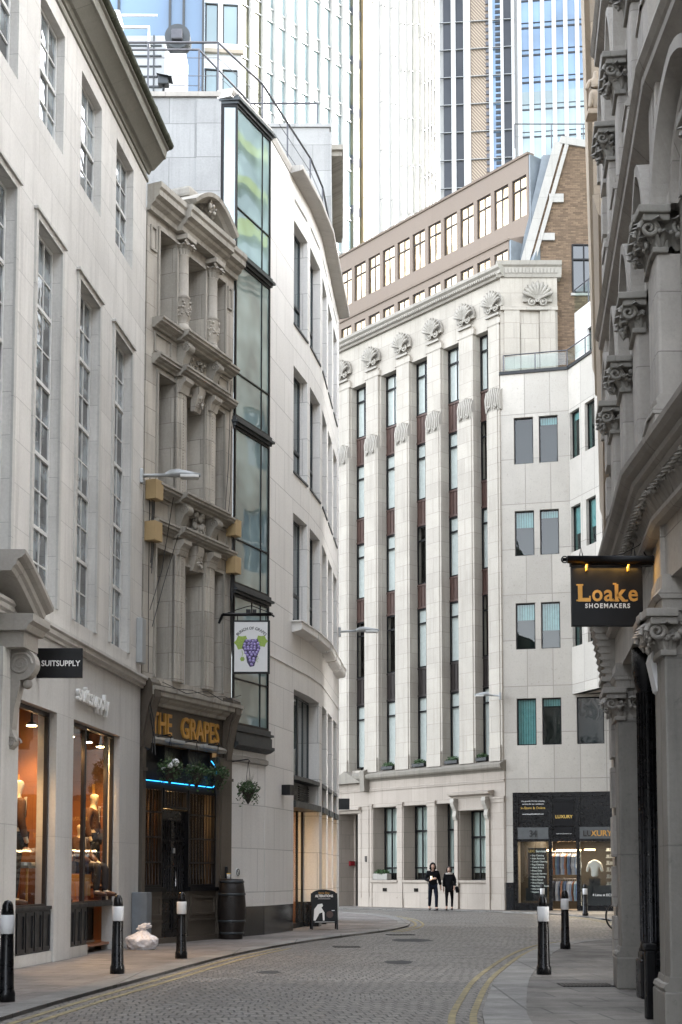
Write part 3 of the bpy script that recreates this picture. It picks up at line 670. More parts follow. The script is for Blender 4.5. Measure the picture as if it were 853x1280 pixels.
for hs_ in (H1, H2, H3):
    for i, (s0, s1, z0, z1) in enumerate(hs_):
        window(Bx, s0, s1, z0, z1, -.38, 2 if i == 1 else 1, 4, .07, .03, M['white_bar'] if i == 1 else M['bath_trim'], M['g_dark'], tr=(z0+(z1-z0)*.48,))
b = MB(); sweep(b, [(1.56+.7*t, 7.0+.4*math.sin(math.pi*t)) for t in [i/10 for i in range(11)]], [(-.38, 0), (-.34, 0), (-.34, .05), (-.38, .05)]); b.build('arched_window_head', M['white_bar'], Bx)
# pub front
b = MB(); b.box(0, 3.62, 3.95, 4.6, -.45, -.02); b.build('fascia', M['brown_granite'], Bx)
b = MB(); b.prof(-.03, 3.66, CORN(4.58, .34, .30)); b.prof(.3, 3.25, [(0, 3.86), (.10, 3.86), (.13, 3.93), (.06, 3.98), (0, 4.0)]); b.build('fascia_cornice', M['bath_trim'], Bx)
text(Bx, 'THE', .80, 4.06, -.02, .60, M['gold'], .022, 'fascia_lettering', fit=(.36, 1.12), off=.008)
text(Bx, 'GRAPES', 2.32, 4.06, -.02, .60, M['gold'], .022, 'fascia_lettering', fit=(1.52, 3.1), off=.008)
for s in (-.06, 3.28):
    b = MB(); b.prof(s, s+.34, [(0, 3.75), (.04, 3.78), (.08, 4.05), (.17, 4.5), (.25, 4.7), (.25, 4.98), (.2, 5.06), (0, 5.06)]); b.prof(s+.06, s+.28, [(0, 3.7), (.07, 3.74), (.12, 4.05), (.21, 4.5), (.29, 4.7), (.29, 4.9), (0, 4.9)]); b.build('end_console', M['brown_granite'], Bx)
b = MB(); b.box(-.02, .10, 0, 3.78, -.3, .05); b.box(3.06, 3.62, 0, 3.78, -.3, .05); b.box(3.12, 3.5, .5, 3.5, .05, .07)
b.box(-.04, .12, 3.3, 3.36, 0, .08); b.box(3.04, 3.64, 3.3, 3.36, 0, .08); b.build('pub_pilaster', M['brown_granite'], Bx)
b = MB(); b.box(.1, .86, 0, 1.0, -.2, -.02); b.box(1.9, 3.06, 0, 1.0, -.2, -.02)
for a, c in ((.15, .8), (1.97, 3.0)):
    for (d, e) in ((.52, .56), (.86, .90)): b.box(a, c, d, e, -.02, .01)
    b.box(a, a+.04, .56, .86, -.02, .01); b.box(c-.04, c, .56, .86, -.02, .01); b.box(a-.04, c+.05, .40, .44, -.02, .012)
b.box(.1, 3.06, 0, .10, -.1, .03); b.build('stall_riser', M['brown_granite'], Bx)
b = MB(); b.box(.1, .92, 1.0, 1.08, -.2, .05); b.box(1.86, 3.06, 1.0, 1.08, -.2, .05); b.build('sill', M['black'], Bx)
def barred(s0, s1, z0, z1, rows, n, nm='barred_window'):
    f = MB(); f.box(s0, s0+.05, z0, z1, -.12, -.03); f.box(s1-.05, s1, z0, z1, -.12, -.03); f.box(s0+.05, s1-.05, z1-.05, z1, -.12, -.03); f.box(s0+.05, s1-.05, z0, z0+.05, -.12, -.03)
    for i in range(1, n): x = s0+(s1-s0)*i/n; f.cyl((x, .05, z0), (x, .05, z1), .013, 6)
    for j in range(1, rows): y = z0+(z1-z0)*j/rows; f.box(s0, s1, y-.014, y+.014, -.06, -.025)
    o = f.build(nm, M['black'], Bx); quad(s0+.05, s1-.05, z0+.05, z1-.05, -.11).build('pane', M['g_pub'], o)
    return o
M['g_pub'] = clear_glass('pub_glass', (.55, .5, .45), 1., .2, 1.5)
barred(.1, .88, 1.08, 3.02, 4, 7); barred(1.9, 3.06, 1.08, 3.02, 4, 9); barred(.92, 1.86, 2.62, 3.02, 1, 8, 'transom_light')
d_ = MB().box(.9, 1.88, .05, 2.6, -.16, -.11).build('door', M['black_gloss'], Bx)
b = MB()
for s in (.96, 1.42):
    for k in range(1, 5): b.cyl((s+.09*k, .10, 1.0), (s+.09*k, .10, 2.4), .011, 6)
    for z in (1.0, 1.5, 2.0, 2.4): b.box(s, s+.42, z-.012, z+.012, -.112, -.095)
    for (a, c, e, f_) in ((s, s+.42, .2, .24), (s, s+.42, .82, .86), (s, s+.03, .24, .82), (s+.39, s+.42, .24, .82)): b.box(a, c, e, f_, -.112, -.09)
b.build('door_grille', M['black'], d_)
MB().box(1.43, 1.46, 1.75, 1.85, -.11, -.08).build('handle', M['steel'], d_)
MB().cyl((1.44, .05, 1.1), (1.44, .05, 1.4), .012).build('handle', M['steel'], d_)
b = MB(); b.box(.1, 3.06, 3.02, 3.12, -.2, -.04); b.box(.1, 3.06, 3.12, 3.5, -.2, -.10); b.box(.1, 3.06, 3.5, 3.86, -.25, -.18); b.box(.95, 1.0, 3.5, 3.86, -.18, -.04); b.box(1.9, 1.95, 3.5, 3.86, -.18, -.04); b.build('canopy_panel', M['charcoal'], Bx)
b = MB(); b.tube([(.02, -.02, 3.13), (2.82, -.02, 3.13), (2.94, -.02, 3.2), (2.98, -.02, 3.45), (2.9, -.02, 3.6), (2.75, -.02, 3.68)], .008, 8); b.build('neon_tube', M['neon'], Bx)
for s in (.95, 2.35): b = MB(); b.bbox(s-.3, s+.3, 3.88, 3.96, .12, .26, .03); b.box(s-.02, s+.02, 3.9, 4.0, 0, .14); b.build('strip_lamp', M['grey_metal'], Bx)
b = MB(); b.box(0, 3.6, .05, 3.9, -1.7, -1.6); b.box(0, .02, .05, 3.9, -1.6, -.2); b.box(3.55, 3.58, .05, 3.9, -1.2, -.2)
for i in range(9):
    s = .3+i*.34; b.box(s, s+.05, 1.1, 2.9, -1.3, -1.25)
b.build('pub_interior', M['wood_dark'], Bx)
for s, z, pw in ((.35, 2.6, 7), (2.4, 2.6, 2.5)):
    o = MB().ball((s, .9, z), .07, 2).build('pub_lamp', M['glow'], Bx)
    ld = bpy.data.lights.new('pub_lamp_light', 'POINT'); ld.energy = pw*.35; ld.color = (1, .5, .15); ld.shadow_soft_size = .12; lo = bpy.data.objects.new('pub_lamp_light', ld); COL.objects.link(lo); lo.parent = Bx; lo.location = (s, .85, z-.15)
b = MB(); b.bbox(3.28, 3.36, 1.25, 1.5, .07, .12, .02); b.build('wall_light', M['charcoal'], Bx)
MB().lathe((.33, -.0, .0), [(.001, 0)]+[(.05, 0), (.05, .01), (.001, .01)], 12)
# loose cables over the facade
b = MB()
def cab(pts, r=.008): b.tube([(s, -p, z) for s, p, z in pts], r, 5)
cab([(.12, .05, 9.0), (.10, .06, 6.5), (.14, .05, 5.2)]); cab([(.6, .3, 8.7), (.35, .2, 7.2), (.12, .08, 6.4)]); cab([(.8, .3, 8.0), (.4, .2, 6.9), (.25, .06, 6.1)])
cab([(3.45, .06, 12.0), (3.3, .08, 10.0), (3.15, .08, 8.9)]); cab([(3.48, .06, 11.0), (3.4, .09, 9.6), (3.3, .08, 8.9)])
cab([(.1, .1, 4.98), (.8, .34, 4.93), (1.3, .36, 4.97), (2.0, .36, 4.92), (2.7, .36, 5.0), (3.4, .36, 4.95)]); cab([(.2, .33, 5.0), (1.1, .35, 4.88), (1.9, .38, 5.02), (2.6, .37, 4.9), (3.3, .42, 5.1)]); cab([(-.02, .12, 4.9), (-.05, .3, 4.2), (.1, .25, 3.6)], .012); cab([(0, .12, 4.7), (.02, .25, 4.0), (.2, .12, 3.65)], .012)
for s in (3.5, 3.54): cab([(s, .06, 8.2), (s+.02, .06, 6.5), (s+.06, .12, 5.6)], .02)
b.build('cable', M['cable'], Bx)
# ------------------------------------------------------------ C: white curved building with glass oriel
C = facade('white_stone_building', 'white stone office building bending down the street with a tall glass oriel beside the pub', 'building', -2.44, 30.5, .43, 1)
def adopt(tmp, main):
    bpy.context.view_layer.update()
    rel = main.matrix_world.inverted() @ tmp.matrix_world
    for k in kids(tmp):
        mb = k.matrix_basis.copy(); k.parent = main; k.matrix_parent_inverse = Matrix(); k.matrix_basis = rel @ mb
    bpy.data.objects.remove(tmp)
wall(C, 'wall', M['white_stone'], 0.02, 1.92, .64, 18.55, [(.0, 1.85, 5.0, 18.5)], .35)
b = MB(); b.box(0.02, 1.9, 0, .64, -.35, -.004); b.build('plinth', M['black_plinth'], C)
b = MB(); b.prof(0.02, 1.93, [(-.35, 18.55), (.02, 18.55), (.06, 18.62), (.06, 18.68), (-.35, 18.7)]); b.prof(.0, 1.9, [(0, 3.75), (.07, 3.78), (.07, 3.86), (0, 3.9)]); b.build('parapet_cap', M['coping'], C)
# oriel
zs = [4.45, 7.5, 11.2, 14.95, 18.5]
for i in range(4):
    z0, z1 = zs[i]+.1, zs[i+1]-.12
    f = MB(); S0, S1, P = .20, 1.92, .06
    for s in (S0, S1-.05): f.box(s, s+.05, z0, z1, P-.06, P)
    f.box(S0+.05, S1-.05, z1-.05, z1, P-.06, P); f.box(S0+.05, S1-.05, z0, z0+.05, P-.06, P); f.box(S0+.05, S1-.05, z0+.98, z0+1.01, P-.05, P-.005)
    SP = [(S0-.134, -P+.312), (S0, -P), (S0+.02, -P+.05), (S0-.10, -P+.33)]
    f.plan(SP, z1-.06, z1); f.plan(SP, z0, z0+.06); f.plan([SP[0], (SP[0][0]+.02, SP[0][1]-.05), (SP[3][0]+.02, SP[3][1]-.05), SP[3]], z0, z1)
    f.box(S1-.42, S1-.40, z0+.05, z1-.05, P-.05, P-.008)
    o = f.build('oriel_window', M['black'], C)
    g_ = MB(); T = lambda: random.uniform(-.004, .004)
    for (a, c) in ((S0+.05, S1-.42), (S1-.40, S1-.05)):
        for (d, e) in ((z0+.05, z0+.98), (z0+1.01, z1-.05)):
            nx = 6; o_ = [[T() for _ in range(7)] for _ in range(7)]
            g_.add([(a+(c-a)*i_/nx, -(P-.03)+o_[i_][j_]*.25, d+(e-d)*j_/nx) for j_ in range(nx+1) for i_ in range(nx+1)], [(j_*7+i_, j_*7+i_+1, (j_+1)*7+i_+1, (j_+1)*7+i_) for j_ in range(nx) for i_ in range(nx)], True)
    g_.add([(S0-.12, -P+.31, z0+.06), (S0+.01, -P+.02, z0+.06), (S0+.01, -P+.02, z1-.06), (S0-.12, -P+.31, z1-.06)], [(0, 1, 2, 3)])
    g_.build('pane', M['g_oriel'], o)
for z in zs:
    b = MB(); b.plan([(.05, .28), (.18, -.10), (1.95, -.10), (1.95, .02)], z-.11, z+.09); b.plan([(.02, .30), (.15, -.16), (1.99, -.16), (1.99, .03)], z-.05, z-.0); b.build('oriel_floor_band', M['gunmetal'], C)
b = MB(); b.box(.19, 1.93, 4.14, 4.36, 0, .14); b.prof(.17, 1.95, [(0, 4.02), (.1, 4.04), (.2, 4.1), (.2, 4.16), (0, 4.16)]); b.build('oriel_base', M['gunmetal'], C)
b = MB(); b.plan([(.12, .37), (1.9, .37), (1.9, 6), (2.3, 7.9), (-2.0, 6.0), (0, .75)], .5, 18.5); b.build('floors', M['interior'], C)
# return wall above the pub roof, facing down the street
T_ = thing('tmp', None, None, (-2.66, 30.68, 0), 0); b = MB()
b.box(-8, -.0, 9, 18.55, -.3, 0); b.box(-.55, -.0, 9, 18.5, 0, .03); b.build('return_wall', M['grey_stone'], T_)
b = MB(); b.box(-8, .03, 18.55, 18.66, -.4, .06); b.build('return_coping', M['gothic_trim'], T_); adopt(T_, C)
segs = [((-1.7, 32.2), (.24, 1), 3.82, [(2.3, 3.62)], [(2.4, 3.82)]),
        ((-.8085, 35.914), (.17, 1), 1.70, [(.08, 1.5)], [(0, 1.45)]),
        ((-.5236, 37.590), (.08, 1), 5.80, [(.25, 1.6), (2.0, 3.3), (3.75, 5.0)], [(.25, 1.6), (2.0, 3.3), (3.75, 5.0)])]
for k, (o_, d_, L, wn, sh) in enumerate(segs):
    T_ = facade('tmp', None, None, o_[0], o_[1], *d_)
    H = [(a, c, z0, z1) for a, c in wn for z0, z1 in ((14.88, 17.5), (11.15, 13.8), (7.5, 10.12))]
    SL = [(a+.05, c-.05, 17.98, 18.08) for a, c in wn]
    HS = [(a, c, .64, 5.8) for a, c in sh]
    wall(T_, 'wall', M['white_stone'], 0, L, .64, 18.5, H+HS+SL, .55)
    pl = [(a, c, 0, .64) for a, c in sh]; wall(T_, 'plinth', M['black_plinth'], 0, L, 0, .64, pl, .54, -.006)
    for (a, c, z0, z1) in H:
        window(T_, a, c, z0, z1, -.2, 2, 1, .06, .04, M['gunmetal'], M['g_c'], tr=(z0+.75,))
    b = MB()
    for a, c, z0, z1 in H: b.box(a-.02, c+.02, z0-.05, z0, -.25, .03)
    b.build('sill', M['gunmetal'], T_)
    for a, c, z0, z1 in SL: MB().box(a, c, z0, z1, -.5, -.2).build('vent_slot', M['interior'], T_)
    for a, c in sh:
        window(T_, a, c, 3.72, 5.8, -.28, 2, 1, .06, .04, M['gunmetal'], M['g_c'])
        b = MB(); b.box(a, c, 3.62, 3.72, -.5, .02); b.box(a, c, 2.95, 3.1, -.5, .06); b.box(a, c, 3.1, 3.62, -.5, -.3)
        for j in range(8): b.box(a+.1, c-.1, 3.14+j*.055, 3.16+j*.055, -.3, -.25)
        b.build('louvre_band', M['gunmetal'], T_)
        f = MB(); f.box(a+.003, a+.06, .05, 2.95, -.47, -.42); f.box(c-.06, c-.003, .05, 2.95, -.47, -.42); f.box(a, c, 0, .12, -.5, -.4); f.box((a+c)/2-.03, (a+c)/2+.03, .12, 2.95, -.47, -.42)
        o = f.build('shop_window', M['charcoal'], T_); quad(a+.06, c-.06, .12, 2.95, -.445).build('pane', M['g_clear'], o)
        b = MB(); b.box(a, c, .0, 2.95, -1.5, -1.4); b.box(a-.2, a, 0, 2.95, -1.5, -.56); b.box(c, c+.02, 0, 2.95, -1.4, -.56); b.box(a, c, 0, .02, -1.4, -.5); b.build('shop_interior', M['wood_warm'], T_)
        for j in range(3):
            MB().ball((a+.25, 1.0, .9+.45*j), .055, 2).build('bulb', M['glow'], T_)
        ld = bpy.data.lights.new('shop_lamp', 'POINT'); ld.energy = .7; ld.color = (1, .6, .3); ld.shadow_soft_size = .1; lo = bpy.data.objects.new('shop_lamp', ld); COL.objects.link(lo); lo.parent = T_; lo.location = ((a+c)/2, .9, 2.4)
    b = MB()
    s_ = 1.9 if k == 0 else 0
    b.prof(s_, L+.02, [(-.5, 18.5), (0, 18.5), (.30, 18.55), (.33, 18.57), (.33, 18.68), (-.5, 18.72)])
    if k == 0: b.prof(0, 1.9, [(-.5, 18.5), (.02, 18.5), (.06, 18.62), (.06, 18.68), (-.5, 18.7)])
    b.build('parapet_cap', M['coping'], T_)
    b = MB()
    for a, c in wn: b.prof(a-.12, c+.1, [(0, 7.16), (.22, 7.2), (.26, 7.24), (.26, 7.4), (0, 7.44)]); b.box(a-.2, c+.2, 7.4, 7.43, 0, .28)
    b.box(0, L, 6.3, 6.34, 0, .02); b.build('ledge', M['white_stone'], T_)
    b = MB(); b.plan([(0, .56), (L, .56), (L, 5), (0, 5)], 3.0, 18.5); b.plan([(0, 1.6), (L, 1.6), (L, 5), (0, 5)], 0, 3.0); b.build('floors', M['interior'], T_)
    adopt(T_, C)
T_ = thing('tmp', None, None, (-.06, 43.38, 0), math.pi); MB().box(0, 9, 0, 18.6, -.4, 0).build('end_wall', M['white_stone'], T_); adopt(T_, C)
b = MB(); b.plan([(-9, 31.1), (-2.8, 31.1), (-1.8, 32.6), (-1, 36), (-.5, 43), (-9, 43)], 18.1, 18.4); T_ = thing('tmp', None, None); b.build('roof', M['lead'], T_)
b = MB(); b.box(-5, -.34, 18.4, 23.15, -43, -40.5); b.box(-5, -.3, 23.15, 23.25, -43.05, -40.45); b.box(-.34, -.28, 18.4, 23.0, -43, -40.48)
b.build('penthouse', M['grey_stone'], T_)
b = MB(); b.prof(-.28, .06, [(-47, 22.75), (-41, 22.75), (-41, 22.9), (-47, 22.9)]); b.prof(-.28, .03, [(-47, 22.6), (-41.1, 22.6), (-41.1, 22.75), (-47, 22.75)]); b.build('penthouse_eaves', M['bath_trim'], T_)
MB().box(-3, -.28, 18.4, 22.6, -47, -43.05).build('penthouse_rear', M['grey_stone'], T_)
adopt(T_, C)
# roof railing
def railing(name, label, pts, z, h, sp=1.6, r=.028, mid=(.35, .7), wr=.008, glassy=False, cat='railing', mat='rail'):
    t = thing(name, label, cat, (pts[0][0], pts[0][1], z)); ox, oy = pts[0]
    P = [(x-ox, y-oy) for x, y in pts]
    MB().tube([(x, y, h) for x, y in P], r, 8).build('handrail', M[mat], t)
    for m_ in mid: MB().tube([(x, y, h*m_) for x, y in P], wr, 5).build('wire', M[mat], t)
    for (a, c) in zip(P, P[1:]):
        L = math.hypot(c[0]-a[0], c[1]-a[1]); n = max(1, round(L/sp))
        for i in range(n+1 if c == P[-1] else n):
            x, y = a[0]+(c[0]-a[0])*i/n, a[1]+(c[1]-a[1])*i/n
            b = MB(); b.box(x-.02, x+.02, 0, h, -y-.02, -y+.02); b.build('post', M[mat], t)
        if glassy:
            b = MB(); dx, dy = (c[0]-a[0])/L, (c[1]-a[1])/L
            b.add([(a[0]+dx*.05, a[1]+dy*.05, .05), (c[0]-dx*.05, c[1]-dy*.05, .05), (c[0]-dx*.05, c[1]-dy*.05, h*.9), (a[0]+dx*.05, a[1]+dy*.05, h*.9)], [(0, 1, 2, 3)]); b.build('glass_panel', M['g_rail'], t)
    return t
railing('roof_railing', 'dark tubular railing along the parapet edge of the white building above the glass oriel', [(-9, 30.8), (-2.75, 30.8), (-1.85, 32.5), (-.80, 36), (-.5, 37.6), (-.04, 43.3)], 18.7, 1.2, 1.7)
railing('roof_railing', 'second thinner railing set back behind the parapet railing near the rooftop plant', [(-9, 32.0), (-3.3, 32.0), (-2.4, 34.0), (-1.9, 35.5)], 18.7, 1.75, 2.2, .026, (.5,))
railing('roof_railing', 'short railing on top of the square grey penthouse', [(-4, 40.7), (-.7, 40.7)], 23.25, .75, 3.4, .03, ())
t = thing('ventilation_plant', 'grey louvred ventilation box with pipes on the roof at upper left', 'roof plant', (-5.1, 33.0, 19.45))
b = MB(); b.box(-2.6, .9, -1.05, 1.95, -.8, .0); b.build('housing', M['grey_metal'], t)
b = MB()
for i in range(7): b.box(-2.5, .8, .12+i*.26, .15+i*.26, 0, .03)
b.box(-.9, -.87, 0, 1.95, 0, .035); b.box(.6, .63, 0, 1.95, 0, .035); b.build('louvre', M['gunmetal'], t)
b = MB(); b.bbox(-1.4, -.2, 2.0, 2.55, -.5, .1, .03); b.box(-1.3, -.3, 2.3, 2.36, .1, .13); b.box(-1.3, -.3, 2.12, 2.2, .1, .13); b.tube([(-.2, -.1, 2.1), (.5, -.1, 2.1), (.5, -.1, 1.6)], .04); b.tube([(-.2, -.1, 2.4), (.7, -.1, 2.4)], .03); b.build('fan_unit', M['white_bar'], t)
t = thing('extract_fan', 'round metal extract fan on a white duct beside the rooftop louvred box', 'roof plant', (-3.85, 32.4, 19.0))
MB().box(-.3, .2, -1, 1.6, -.5, 0).build('duct', M['white_bar'], t)
b = MB(); b.tube([(0, .3, 2.0), (0, -.05, 2.0)], .30, 24); b.build('drum', M['gunmetal'], t); b = MB(); b.bbox(-.13, .13, 1.85, 2.1, .05, .2, .03); b.build('motor', M['rail'], t)
t = thing('roof_camera', 'small security lamp standing on the parapet above the grey return wall', 'security lamp', (-3.95, 30.7, 18.66))
b = MB(); b.tube([(0, 0, 0), (0, 0, .18)], .03, 8); b.build('foot', M['charcoal'], t); b = MB(); b.bbox(-.12, .12, .16, .38, -.1, .12, .03); b.add([(-.14, -.2, .36), (.2, -.2, .28), (.2, .15, .28), (-.14, .15, .40)], [(0, 1, 2, 3)]); b.build('lamp_head', M['gunmetal'], t)

# ------------------------------------------------------------ D: deco office building
D = facade('deco_stone_building', 'tall pale stone office building with fluted piers, shell carvings and a brown double mansard', 'building', 0, 63, .777, -1)
OP = [(-5.3, -4.2), (-3.4, -2.3), (-1.4, -.3), (.62, 1.71), (2.68, 3.82), (4.70, 5.80), (6.70, 7.77), (8.62, 9.42)]
wall(D, 'wall', M['deco'], -8, 10.2, 5.7, 24.85, [(a, c, 5.85, 22.95) for a, c in OP], .5, -.12)
gh = [(-.1, 1.25, 0, 3.98), (2.22, 3.78, 1.13, 4.2), (4.22, 5.70, 1.13, 4.2), (6.26, 7.41, 1.13, 4.2), (7.66, 9.2, 1.13, 3.87), (-4, -2.6, 1.13, 4.2)]
wall(D, 'ground_floor_wall', M['deco_base'], -8, 10.2, 0, 4.9, gh, .8)
MB().plan([(-8, .85), (10.0, .85), (10.0, 2.1), (8, 8), (-8, 8)], 0, 24.9).build('floors', M['interior'], D)
cs = [(a[1]+b_[0])/2 for a, b_ in zip(OP, OP[1:])]+[9.8]
b = MB()
for i, c in enumerate(cs):
    hw = .47 if i < len(cs)-1 else .36
    b.box(c-hw, c+hw, 5.7, 19.75, -.12, .06); b.box(c-hw+.1, c+hw-.1, 5.72, 19.7, .06, .09)
    b.box(c-hw+.05, c+hw-.05, 5.7, 6.3, .0, .14)
    b.box(c-hw+.06, c+hw-.06, 19.7, 23.3, -.12, .0); b.box(c-hw-.02, c+hw+.02, 22.98, 23.2, -.12, .02)
b.build('pier', M['deco'], D)
for i, c in enumerate(cs):
    b = MB(); w_ = .36                       # mid height scrolled cap
    b.prof(c-w_-.06, c+w_+.06, [(-.1, 19.45), (.06, 19.5), (.08, 19.62), (.11, 19.85), (.12, 20.02), (.07, 20.22), (-.06, 20.34)])
    for k in range(-3, 4):
        h_ = .16-.035*abs(k); b.prof(c+k*.105-.035, c+k*.105+.03, [(.04, 19.4), (.10, 19.5), (.15, 19.8), (.17, 20.0+h_*.3), (.10, 20.25+h_), (.0, 20.3+h_)])
    b.spiral(c-.2, .16, 19.62, .09, 1.6, .03, 'sz'); b.spiral(c+.2, .16, 19.62, .09, 1.6, .03, 'sz', -1)
    b.build('scrolled_cap', M['deco_trim'], D)
def shell(par, c, z0, k=1., p=0.):
    b = MB()
    b.box(c-.42*k, c+.42*k, z0-.12, z0-.04, p, p+.12)
    for sg in (-1, 1): b.spiral(c+sg*.21*k, p+.09, z0+.20*k, .18*k, 1.9, .045*k, 'sz', -sg); b.ball((c+sg*.21*k, -(p+.10), z0+.20*k), .07*k, 1)
    for j in range(-4, 5):
        a = j*R(17); L = (.74-.02*abs(j))*k
        pts = [(c+math.sin(a)*t*L, -(p+.08+.14*math.sin(t*2.4)), z0+.30*k+math.cos(a)*t*L) for t in (0, .25, .5, .75, .95)]
        b.tube(pts, .05, 6, [.02*k, .045*k, .065*k, .08*k, .05*k])
    b.poly([(c+.58*k*math.sin(R(a)), z0+.35*k+.66*k*math.cos(R(a))) for a in range(-100, 101, 20)], p-.05, p+.05)
    return b.build('shell_carving', M['deco_trim'], par)
for c in cs: shell(D, c, 23.42, .9, -.02)
for a, c in OP:
    for (z0, z1) in ((20.68, 22.93), (17.03, 19.42), (13.44, 15.9), (9.93, 12.4), (5.97, 8.71)):
        window(D, a, c, z0, z1, -.40, 2, 1, .055, .045, M['black'], M['g_pale_clear'], tr=(z1-.62,), blind='blind_white')
    for i, (z0, z1) in enumerate(((19.42, 20.68), (15.9, 17.03), (12.4, 13.44), (8.71, 9.93))):
        b = MB(); b.box(a+.02, c-.02, z0, z1, -.46, -.41); n = 5
        for j in range(n+1): s = a+.05+(c-a-.1)*j/n; b.box(s-.015, s+.015, z0+.1, z1-.1, -.41, -.385)
        b.box(a+.02, c-.02, z1-.08, z1-.01, -.42, -.37); b.box(a+.02, c-.02, z0+.01, z0+.08, -.42, -.37); b.build('spandrel', M['bronze'] if i < 3 else M['bronze_dark'], D)
b = MB(); b.prof(-8, 10.35, [(-.1, 24.82), (0, 24.82), (.04, 24.9), (.12, 24.93), (.14, 25.05), (.24, 25.12), (.26, 25.24), (-.1, 25.3)])
for i in range(150): s = -7.9+i*.12; b.box(s, s+.06, 24.93, 25.02, .1, .17)
b.build('cornice', M['deco_trim'], D)
b = MB(); b.prof(-8, 10.2, [(0, 4.9), (.04, 4.9), (.05, 5.0), (.0, 5.02)]); b.prof(-8, 10.2, [(-.7, 4.9), (.0, 4.9), (.02, 5.3), (-.7, 5.3)]); b.build('frieze', M['deco_base'], D)
b = MB(); b.prof(-8, 10.22, [(-.7, 5.3), (.03, 5.3), (.08, 5.36), (.2, 5.4), (.26, 5.46), (.28, 5.58), (.1, 5.68), (-.1, 5.76), (-.7, 5.76)]); b.build('ledge', M['deco_dirty'], D)
b = MB(); b.poly([(-.55, 5.28), (1.75, 5.28), (.6, 5.82)], .0, .30); b.poly([(-.25, 5.33), (1.45, 5.33), (.6, 5.70)], .3, .305); b.prof(1.7, 2.0, [(0, 4.9), (.3, 4.9), (.34, 5.75), (0, 5.9)]); b.build('door_pediment', M['deco_dirty'], D)
b = MB()
for s0, s1 in ((1.36, 2.0), (3.8, 4.2), (5.72, 6.24), (9.3, 10.2), (2.02, 2.2)):
    b.box(s0, s1, 4.12, 4.26, 0, .06); b.box(s0-.03, s1+.03, 4.26, 4.34, 0, .09); b.box(s0, s1, 0, .38, 0, .06); b.box(s0+.04, s1-.04, .38, 4.12, 0, .03)
for s0, s1 in ((2.1, 3.85), (4.2, 5.75), (6.2, 7.5), (7.62, 9.25)): b.prof(s0, s1, [(-.5, 1.0), (.03, 1.0), (.07, 1.05), (.08, 1.13), (-.5, 1.14)]); b.box(s0+.05, s1-.05, 0, .42, 0, .03)
b.prof(-.35, 1.5, [(0, 3.98), (.05, 4.0), (.1, 4.1), (.22, 4.14), (.22, 4.22), (0, 4.26)]); b.box(-.3, -.1, 0, 3.98, 0, .05); b.box(1.25, 1.45, 0, 3.98, 0, .05)
b.build('ground_floor_trim', M['deco_base'], D)
b = MB(); b.box(7.42, 7.62, 0, 3.6, 0, .10); b.box(9.22, 9.42, 0, 3.6, 0, .10); b.box(7.42, 9.42, 3.87, 4.35, 0, .08); b.prof(7.25, 9.6, [(0, 4.35), (.08, 4.35), (.12, 4.42), (.3, 4.47), (.32, 4.56), (0, 4.62)])
b.build('window_surround', M['deco_base'], D)
for s in (7.42, 9.22):
    b = MB(); b.prof(s, s+.2, [(.08, 4.35), (.3, 4.35), (.33, 4.2), (.28, 4.05), (.16, 3.85), (.20, 3.65), (.14, 3.5), (.08, 3.5)]); b.spiral(s+.205, .22, 4.2, .1, 1.6, .018); b.spiral(s+.205, .15, 3.6, .06, 1.5, .014); b.build('scroll_console', M['deco_trim'], D)
for (a, c, z0, z1) in gh[1:]:
    f = MB(); p = -.62
    for s in (a, a+(c-a)*.30, c-.06): f.box(s+.002, s+.06, z0, z1, p-.05, p)
    f.box(a, c, z1-.06, z1-.002, p-.05, p+.003); f.box(a, c, z0+.002, z0+.07, p-.05, p+.003); f.box(a, c, z1-1.08, z1-1.0, p-.05, p+.01); f.box(a, c, z0+.48, z0+.54, p-.05, p+.01)
    o = f.build('ground_window', M['black'], D)
    g_ = quad(a+.03, c-.03, z0+.03, z1-.03, p-.03); g_.build('pane', M['g_clear'], o)
    b = MB(); b.box(a, a+(c-a)*.62, z0+.3, z1, p-.16, p-.14); b.build('blind', M['shirt_blind'] if 'shirt_blind' in M else M['g_blind'], o)
b = MB(); b.box(-.1, 1.25, 0, 3.98, -1.2, -1.1); b.box(.25, 1.22, 0, 3.95, -1.1, -1.02); b.box(.70, .73, 0, 3.9, -1.02, -1.0); b.build('door', M['deco_base'], D)
b = MB(); b.box(-.1, 0, 0, 3.98, -1.1, -.8); b.build('door_jamb', M['deco_base'], D)
for s, z0, z1, m_ in ((1.72, 1.9, 2.15, 'bronze_dark'),): b = MB(); b.bbox(s, s+.12, z0, z1, .02, .06, .01); b.build('door_plate', M[m_], D)
b = MB(); b.bbox(-.09, .03, 1.75, 1.95, -.75, -.5, .01); b.build('entry_keypad', M['red'], D)
for s in (2.9, 4.9, 6.9):
    b = MB()
    for k in range(3): b.box(s+k*.09, s+k*.09+.05, .66, .80, .0, .035)
    b.build('air_brick', M['interior'], D)
